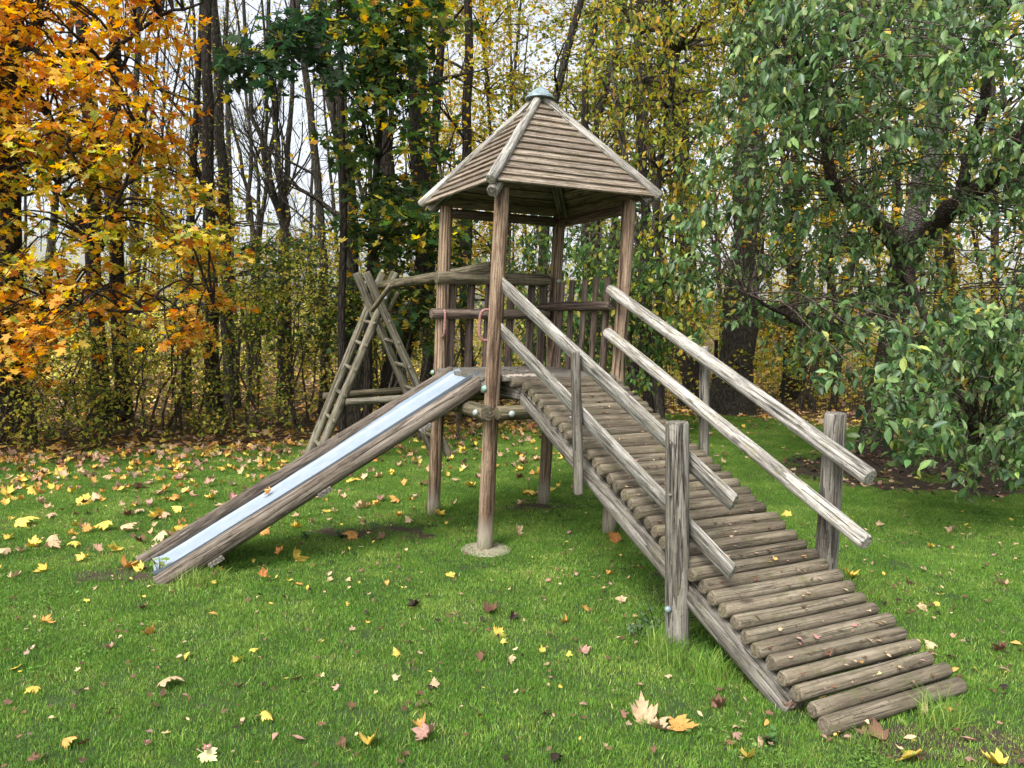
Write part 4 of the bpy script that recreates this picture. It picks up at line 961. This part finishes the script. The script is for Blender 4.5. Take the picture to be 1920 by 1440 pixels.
def gn_scatter(name, P, rotz, scl, idx, coll, label, cat):
    me = bpy.data.meshes.new(name); me.from_pydata([tuple(p) for p in P], [], [])
    for nm, tp, data in (('rotz', 'FLOAT', rotz), ('scl', 'FLOAT', scl), ('pick', 'INT', idx)):
        a = me.attributes.new(nm, tp, 'POINT'); a.data.foreach_set('value', np.asarray(data, np.float32 if tp == 'FLOAT' else np.int32))
    o = bpy.data.objects.new(name, me); link(o); tag(o, label, cat, kind='stuff')
    g = bpy.data.node_groups.new(name, 'GeometryNodeTree')
    g.interface.new_socket('Geometry', in_out='INPUT', socket_type='NodeSocketGeometry'); g.interface.new_socket('Geometry', in_out='OUTPUT', socket_type='NodeSocketGeometry')
    gi = g.nodes.new('NodeGroupInput'); go = g.nodes.new('NodeGroupOutput'); ip = g.nodes.new('GeometryNodeInstanceOnPoints')
    ci = g.nodes.new('GeometryNodeCollectionInfo'); ci.inputs['Collection'].default_value = coll; ci.inputs['Separate Children'].default_value = True; ci.inputs['Reset Children'].default_value = True
    def na(nm, tp):
        x = g.nodes.new('GeometryNodeInputNamedAttribute'); x.data_type = tp; x.inputs['Name'].default_value = nm; return [s for s in x.outputs if s.enabled and s.name == 'Attribute'][0]
    cx = g.nodes.new('ShaderNodeCombineXYZ'); g.links.new(na('rotz', 'FLOAT'), cx.inputs[2])
    g.links.new(gi.outputs[0], ip.inputs['Points']); g.links.new(ci.outputs[0], ip.inputs['Instance']); ip.inputs['Pick Instance'].default_value = True
    g.links.new(na('pick', 'INT'), ip.inputs['Instance Index']); g.links.new(cx.outputs[0], ip.inputs['Rotation'])
    g.links.new(na('scl', 'FLOAT'), ip.inputs['Scale'])
    g.links.new(ip.outputs[0], go.inputs[0])
    md = o.modifiers.new('scatter', 'NODES'); md.node_group = g; return o
xs, ys = np.meshgrid(np.arange(-8, 9.6, .2), np.arange(.9, 14.4, .2)); xs = xs.ravel() + rg_.uniform(-.07, .07, xs.size); ys = ys.ravel() + rg_.uniform(-.07, .07, ys.size)
ok = (ys < edge_y(xs) - .02 + rg_.normal(0, .15, len(xs))) & (abs(xs) < ys * .85 + 1.2)
for (cx_, cy_, rx_, ry_), pr in zip(SOILS, (.93, .8, .7, .6, .6, .8, .35)):
    ok &= ~((((xs - cx_) / rx_) ** 2 + ((ys - cy_) / ry_) ** 2 < 1) & (rg_.random(len(xs)) < pr))
ok &= (np.hypot(xs - fp[0], ys - fp[1]) > .20)
xs, ys = xs[ok], ys[ok]; n_ = len(xs)
# small undulations of height so the lawn is not even
gn_scatter('grass', np.stack([xs, ys, np.zeros(n_)], 1), rg_.uniform(0, 6.28, n_), rg_.uniform(.75, 1.2, n_), rg_.integers(0, 7, n_), HID, 'short green lawn grass all around the play structure', 'grass')
def clover_patch(i, rng):
    n_ = 45; P = np.stack([rng.normal(0, .06, n_), rng.normal(0, .06, n_), rng.uniform(.012, .035, n_)], 1)
    V, F, C = leaf_arrays(OVALW, P, rots(rng.uniform(0, 6.28, n_), rng.normal(.1, .3, n_), rng.normal(0, .3, n_)), rng.uniform(.012, .024, n_), pick_colors(n_, [(2, (.14, .26, .05)), (1, (.20, .32, .08))], rng))
    o = bpy.data.objects.new('clover_patch_%d' % i, npmesh('clover_leaves', V, F.ravel(), 3, M['leaf'], False, C)); CLV.objects.link(o)
CLV = bpy.data.collections.new('clover_sources')
for i in range(3): clover_patch(i, rg_)
x = rg_.uniform(-4, 6, 2600); y = rg_.uniform(1.6, 9, 2600); k_ = np.sin(x * 2.1 + 1.3 * np.sin(y * 1.7)) + np.sin(y * 2.6 + x) + rg_.normal(0, .5, 2600); k_ = (k_ > 1.6) & (y < edge_y(x) - .5)
x, y = x[k_], y[k_]; n_ = len(x)
gn_scatter('clover', np.stack([x, y, 0 * x], 1), rg_.uniform(0, 6.28, n_), rg_.uniform(.6, 1.2, n_), rg_.integers(0, 3, n_), CLV, 'patches of small pale clover leaves mixed into the lawn', 'clover')
# longer tufts where the mower does not reach
HID2 = bpy.data.collections.new('tuft_sources')
_keep = HID; HID = HID2
for i in range(3): grass_patch(20 + i, 120, .15, .12, .003, rg_, .1, .9)
HID = _keep
TP_ = []
def along(a, b, n, sp):
    for k in range(n): t = rg_.random(); TP_.append(np.array(a) * (1 - t) + np.array(b) * t + np.array([*rg_.normal(0, sp, 2), 0]))
along(G(.2, -1.9, 0), G(.1, -2.0, 0), 6, .06); along(G(.12, -1.85, 0), G(.15, -2.6, 0), 9, .03); along(G(.25, -3.0, 0), G(1.05, -2.98, 0), 3, .02); along(G(1.15, -2., 0), G(1.17, -1.9, 0), 3, .04)
along(G(-1.8, .02, 0), G(-2.1, .05, 0), 4, .02); along(T(0, SIDE, 0), T(0, SIDE, 0), 3, .05); along(G(-.48, VF, 0), G(-.48, VN, 0), 4, .08); along(G(1.1, VF, 0), G(1.1, VN, 0), 4, .08)
TP_ = np.array(TP_); TP_[:, 2] = 0; n_ = len(TP_)
gn_scatter('grass_tufts', TP_, rg_.uniform(0, 6.28, n_), rg_.uniform(.55, 1.1, n_), rg_.integers(0, 3, n_), HID2, 'longer grass tufts around the post feet and ramp edge', 'grass')

# ------------------------------------------------------------------ fallen leaves
def curled(tm, curl, fold, twist, name):
    V, F = tm; V = V.copy(); x, y = V[:, 0], V[:, 1] - .4
    V[:, 2] = curl * (x * x * 1.6 + y * y * .9) * np.sign(1) + fold * np.abs(x) + twist * x * y
    # pull sides in as they rise
    V[:, 0] *= 1 - .35 * abs(fold) - .25 * abs(curl) * np.abs(x); V[:, 2] -= V[:, 2].min()
    return V, F
# add a stalk to the high-detail leaf
def with_stalk(tm):
    V, F = tm; b = len(V); V2 = np.array([(-.012, .05, 0), (.012, .05, 0), (.03, -.42, .05), (.015, -.42, .05)]); return np.concatenate([V, V2]), np.concatenate([F, np.array([(b, b + 1, b + 2), (b, b + 2, b + 3)])])
VAR = [curled(MAPLE_HI, .25, .05, .2, ''), curled(MAPLE_HI, .9, .2, -.3, ''), curled(MAPLE_HI, -.7, .1, .4, ''), curled(MAPLE_HI, .5, .6, .3, ''), curled(MAPLE_HI, -.3, -.5, 0, '')]
VAR = [with_stalk(v) for v in VAR]
OV = [curled(OVALW, .8, .5, .3, ''), curled(OVALW, -1.2, .2, .5, '')]
YC, OC, BC, TC, PC, KC = (.68, .49, .10), (.60, .31, .09), (.15, .08, .05), (.52, .37, .22), (.37, .22, .17), (.035, .025, .02)
CN = {YC: 'yellow', OC: 'orange', BC: 'brown', TC: 'tan', PC: 'pinkish brown', KC: 'blackened', (.62, .58, .30): 'pale cream'}
def fall(px, py, size, color, var, label, rot=None, z=.014, tm=None, tilt=.33, cat='leaf', group=None, name='fallen_leaf', p=None):
    i = _cnt[0]; _cnt[0] += 1; r_ = random.Random(900 + i)
    P = np.array(p) if p is not None else GR(px, py, 0)
    me = single_mesh((VAR + OV)[var], 'fallen%d' % var, M['leaf_dry'])
    o = bpy.data.objects.new(name, me); rot = rot if rot is not None else r_.uniform(0, 6.28)
    Mx = Matrix.Translation((P[0], P[1], P[2] + z)) @ Matrix.Rotation(rot, 4, 'Z') @ Matrix.Rotation(r_.gauss(0, tilt), 4, 'X') @ Matrix.Rotation(r_.gauss(0, tilt), 4, 'Y') @ Matrix.Scale(size, 4) @ Matrix.Translation((0, -.4, 0))
    COL.objects.link(o); o.matrix_world = Mx; j = r_.uniform(.85, 1.15); o.color = (color[0] * j, color[1] * j, color[2] * j, 1)
    tag(o, label, cat, group); return o
_cnt = [0]
_s1 = []
SPEC = [(935, 1190, .085, YC, 0, 'bright yellow star-shaped maple leaf in the open grass before the tower'), (800, 1390, .11, PC, 1, 'large pinkish brown maple leaf at the bottom, beside an orange one'),
        (695, 1400, .10, YC, 3, 'folded yellow maple leaf near the bottom edge of the lawn'), (788, 1368, .09, OC, 3, 'orange folded leaf touching the large pinkish brown leaf'),
        (322, 1290, .12, TC, 2, 'big arched tan leaf with a long stalk on the left lawn'), (392, 1425, .075, (.62, .58, .30), 0, 'pale cream leaf lying flat at the bottom edge'),
        (1205, 1345, .14, TC, 1, 'large curled tan maple leaf left of the ramp foot'), (1280, 1368, .13, OC, 0, 'orange-tan maple leaf beside the ramp foot, right of the curled tan one'),
        (1240, 1375, .09, TC, 3, 'smaller tan leaf lying between the two large ones by the ramp foot'), (1700, 1428, .14, YC, 0, 'large yellow maple leaf at the bottom right edge'),
        (1730, 1145, .075, TC, 0, 'pale orange maple leaf right of the ramp, on open grass'), (1705, 1100, .085, PC, 3, 'pinkish maple leaf folded in half right of the far ramp post'),
        (1597, 1085, .11, YC, 1, 'two-toned yellow leaf at the foot of the far ramp post'), (1875, 1225, .09, BC, 1, 'red-brown curled leaf near the right edge'), (1745, 1217, .07, TC, 4, 'long tan leaf right of the ramp foot'),
        (1635, 1390, .12, BC, 3, 'rolled dark brown leaf below the end of the ramp'), (1355, 1330, .10, BC, 3, 'curled brown and orange leaf beside the near stringer'), (1475, 1335, .08, PC, 1, 'crumpled pinkish leaf against the lower end of the stringer'),
        (1405, 1428, .075, YC, 3, 'small yellow maple leaf below the ramp foot at the bottom'), (560, 1100, .07, OC, 0, 'orange maple leaf on the grass right of the slide end'), (845, 1083, .07, YC, 0, 'flat yellow leaf in front of the slide'),
        (240, 1068, .14, OC, 1, 'large orange-brown maple leaf at the end of the slide'), (265, 1070, .09, YC, 1, 'yellow leaf curled against the slide end'), (50, 985, .17, YC, 2, 'large yellow maple leaf on the left lawn'),
        (95, 1428 - 455, .11, TC, 2, 'tan leaf overlapping the large yellow one on the left lawn'), (158, 945, .16, YC, 2, 'arched yellow leaf left of the slide'), (225, 918, .13, PC, 3, 'pinkish folded maple leaf behind the slide end'), (290, 975, .12, TC, 0, 'tan maple leaf with spread lobes left of the slide'),
        (345, 925, .13, TC, 0, 'pale tan maple leaf standing up behind the slide'), (25, 938, .10, YC, 0, 'yellow maple leaf at the left edge of the lawn'), (30, 1085, .08, TC, 1, 'tan leaf near the left edge in front of the yellow one'),
        (88, 1172, .07, OC, 1, 'small orange leaf in the left foreground'), (282, 1192, .08, OC, 1, 'orange-brown leaf crumpled in the left foreground'), (30, 1258, .06, YC, 0, 'narrow yellow leaf at the left edge of the foreground'), (443, 1247, .06, YC, 3, 'orange-yellow leaf in the middle of the left foreground'),
        (476, 1228, .05, YC, 4, 'thin yellow leaf just behind the orange-yellow one'), (742, 1230, .055, YC, 4, 'narrow upright yellow leaf in front of the tower'), (955, 1245, .06, TC, 3, 'tan two-lobed leaf in the centre foreground'), (905, 1240, .07, BC, 3, 'grey-brown rolled leaf in the centre foreground'),
        (920, 1150, .11, BC, 1, 'dark pinkish maple leaf lying before the concrete footing'), (775, 1142, .09, KC, 1, 'blackened leaf with a yellow edge before the slide'), (1165, 1130, .07, TC, 0, 'tan maple leaf in the shade left of the near ramp post'), (1098, 1145, .06, OC, 0, 'orange leaf standing in the grass left of the ramp'),
        (1095, 1228, .07, PC, 1, 'pinkish brown leaf left of the near ramp post foot'), (815, 1290, .06, TC, 4, 'pale grey-tan leaf in the middle foreground'), (960, 1162, .07, KC, 3, 'dark curled leaf beside the pinkish maple leaf'), (1062, 1170, .07, OC, 3, 'orange-brown leaf pair in the grass left of the ramp'),
        (880, 915, .12, YC, 1, 'bright yellow maple leaf between the tower posts'), (612, 962, .09, YC, 0, 'yellow leaf under the slide middle'), (1785, 1000, .10, TC, 3, 'pale leaf at the edge of the bare soil under the cherry tree'), (1475, 968, .09, YC, 0, 'yellow-green leaf on the grass beyond the far handrail'),
        (1650, 988, .07, TC, 3, 'tan leaf beyond the end of the lower far handrail'), (1860, 1435, .09, YC, 1, 'yellow leaf cut by the bottom right corner'), (1880, 1100, .08, TC, 3, 'pale tan leaf close to the right edge'), (1200, 1068, .05, YC, 0, 'small yellow leaf in the shade under the ramp'), (500, 1352, .06, YC, 4, 'upright orange-yellow leaf in the foreground left of centre'),
        (137, 1400, .08, OC, 4, 'orange folded leaf at the bottom left')]
for s_ in SPEC:
    px, py, sz, c_, v_, lb = s_; fall(px, py, sz, c_, v_, lb)
rl = np.random.default_rng(800); GRP = 'fallen leaves scattered on the lawn'
def rand_leaf_px():
    while True:
        u = rl.random()
        if u < .35: px, py = rl.uniform(-20, 700), 845 + 190 * rl.random() ** 1.2
        elif u < .5: px, py = rl.uniform(700, 1100), rl.uniform(815, 960)
        elif u < .72: px, py = rl.uniform(1500, 1925), rl.uniform(900, 1440)
        else: px, py = rl.uniform(0, 1920), rl.uniform(960, 1440)
        p = GR(px, py)
        if p[1] > edge_y(p[0]) - .1: continue
        return px, py, p
for k in range(245):
    px, py, p = rand_leaf_px(); near = p[1] < 5.0
    left_far = px < 1100 and p[1] > 5.0
    c_ = [YC, OC, TC, PC, BC, KC][rl.choice(6, p=[.38, .22, .26, .08, .05, .01] if left_far else [.12, .08, .25, .2, .3, .05])]
    sz = rl.uniform(.09, .15) if left_far else rl.uniform(.03, .065)
    v_ = int(rl.integers(0, 5)) if (left_far or rl.random() < .5) else int(rl.integers(5, 7))
    if left_far: zn = 'on the left lawn near the wood' if px < 330 else ('behind the slide' if px < 700 else 'behind the tower posts')
    else: zn = 'right of the ramp' if px > 1450 else ('in the left foreground' if px < 640 else ('before the tower' if px < 1150 else 'beside the ramp'))
    zn += ', lying farther back' if p[1] > (6.8 if left_far else 3.9) else ', lying nearer'
    fall(0, 0, sz, c_, v_, ('%s maple leaf %s' if left_far else 'small %s dry leaf %s') % (CN[c_], zn), p=p, z=.016 if left_far else .010, group=GRP + ', ' + CN[c_] + ' ' + zn)
# the rest of them as one mass: on the lawn and on the floor of the wood
rng = np.random.default_rng(801)
def litter(name, P, size, palette, label, zoff, tilt=.35, hi=False):
    n_ = len(P); V = []
    R = rots(rng.uniform(0, 6.28, n_), rng.normal(0, tilt, n_), rng.normal(0, tilt, n_)); S = size * rng.uniform(.6, 1.3, n_); C = pick_colors(n_, palette, rng)
    P = P.copy(); P[:, 2] += zoff + rng.uniform(0, .02, n_)
    h = n_ // 2
    o = leaf_mesh(name, [leaf_arrays(VAR[1] if hi else MAPLE_LO, P[:h], R[:h], S[:h], C[:h]), leaf_arrays(VAR[3] if hi else OVALW, P[h:], R[h:], S[h:] * .8, C[h:])], M['leaf_dry'], None, (0, 8, 0)); tag(o, label, 'leaf litter', kind='stuff')
LIT = [(3, YC), (3, OC), (4, TC), (2, PC), (2, BC)]
x = rng.uniform(-8, 1.5, 4200); y = edge_y(x) - rng.gamma(1.5, 1.15, 4200); y[1700:] = -5; P = np.stack([x, y, 0 * x], 1); P = P[(P[:, 1] > 4.6)]
litter('lawn_leaf_litter', P, .085, LIT, 'countless small yellow and tan leaves over the back of the lawn', .012, .55, True)
x = rng.uniform(1.5, 9, 900); y = edge_y(x) - np.abs(rng.normal(0, 2.2, 900)); P = np.stack([x, y, 0 * x], 1); P = P[P[:, 1] > 4]
litter('lawn_leaf_litter', P, .07, [(1, YC), (2, TC), (2, PC), (5, BC), (1, OC)], 'brown and tan leaf scraps over the right side of the lawn', .025)
n_ = 26000; y = rng.uniform(0, 1, n_) ** 1.5 * 18; x = rng.uniform(-14, 15, n_); P = np.stack([x, edge_y(x) + y - .35, 0 * x], 1)
litter('forest_leaf_litter', P, .11, [(5, YC), (5, OC), (6, TC), (1.5, PC), (3, BC)], 'thick carpet of orange and brown leaves on the floor of the wood', .0)
n_ = 900; a = rng.uniform(0, 6.28, n_); r_ = np.sqrt(rng.random(n_)); P = np.stack([SOILS[0][0] + SOILS[0][2] * 1.1 * r_ * np.cos(a), SOILS[0][1] + SOILS[0][3] * 1.2 * r_ * np.sin(a), 0 * a], 1)
litter('soil_leaf_litter', P, .075, [(1, YC), (3, TC), (3, PC), (7, BC), (4, KC)], 'dark leaf scraps on the bare soil under the cherry tree', .004)
n_ = 2300; x = rng.uniform(-4, 5, n_); y = rng.uniform(1.8, 6.5, n_); P = np.stack([x, y, 0 * x], 1)
litter('lawn_leaf_scraps', P, .032, [(1, YC), (3, TC), (3, PC), (7, BC), (2, KC)], 'tiny brown leaf scraps sunk in the near grass', .018)
# scraps caught between the ramp logs and on the deck
n_ = 330; f = rng.random(n_); k = np.round(f * 35) + .5; f = k / 36; P = np.array([G(rng.uniform(.27, 1.0), V0 + (V1 - V0) * f_, Z0 + (Z1 - Z0) * f_ + .024) for f_ in f])
litter('ramp_leaf_scraps', P, .028, [(2, TC), (4, PC), (4, BC), (1, OC)], 'small red-brown leaf scraps caught between the ramp logs', .0, .2)
P = np.array([T(rng.uniform(.1, .95), rng.uniform(0, 1.0), DZ) for _ in range(22)])
litter('deck_leaf_scraps', P, .04, [(2, PC), (4, BC)], 'a few dry leaf scraps on the tower platform', .0, .15)
fall(0, 0, .075, OC, 1, 'small orange leaf lying on the metal of the slide', p=G(-1.42, .5, 1.19 - .562 * 1.37 + .0), z=.0)

# ------------------------------------------------------------------ small plants
def weed(px, py, n, size, label, color, seed, name='weed_plant', h=.1, cat='plant'):
    rng = np.random.default_rng(seed); p = GR(px, py); root = empty(name, p, label, cat); tb = Tubes(); Ps = []; Rs = []
    for k in range(n):
        a = rng.uniform(0, 6.28); e = p + np.array([math.cos(a) * h * .6, math.sin(a) * h * .6, h * rng.uniform(.5, 1.1)]); tb.add([p + np.array([0, 0, -.01]), (p + e) / 2 + np.array([0, 0, h * .2]), e], [.0025, .002, .0015], 4)
        for j in range(4): Ps.append(p + (e - p) * rng.uniform(.35, 1.) + np.array([0, 0, h * .12]))
    tb.build('stem', M['grass'], root, tuple(p)); P = np.array(Ps); n_ = len(P); C = pick_colors(n_, [(1, color)], rng)
    leaf_objects(OVALW, 'oval', M['leaf'], P, rots(rng.uniform(0, 6.28, n_), rng.normal(.1, .4, n_), rng.normal(0, .4, n_)), size * rng.uniform(.7, 1.2, n_), C, root)
weed(300, 1078, 4, .055, 'pale green seedling growing at the end of the slide', (.28, .38, .10), 1, 'seedling', .12)
weed(1200, 1205, 8, .035, 'grey-green weed with small leaves left of the near ramp post', (.13, .20, .10), 2, h=.10)
weed(1228, 1190, 7, .035, 'taller grey-green weed against the near ramp post', (.14, .21, .11), 3, h=.14)
weed(640, 1010, 5, .035, 'low green weed in the shade under the slide', (.09, .17, .07), 4, h=.05)
weed(575, 1012, 5, .035, 'low green weed left of the one under the slide', (.09, .17, .07), 5, h=.05)
weed(1440, 1395, 6, .03, 'small clover plant below the foot of the ramp', (.11, .22, .07), 6, h=.05)
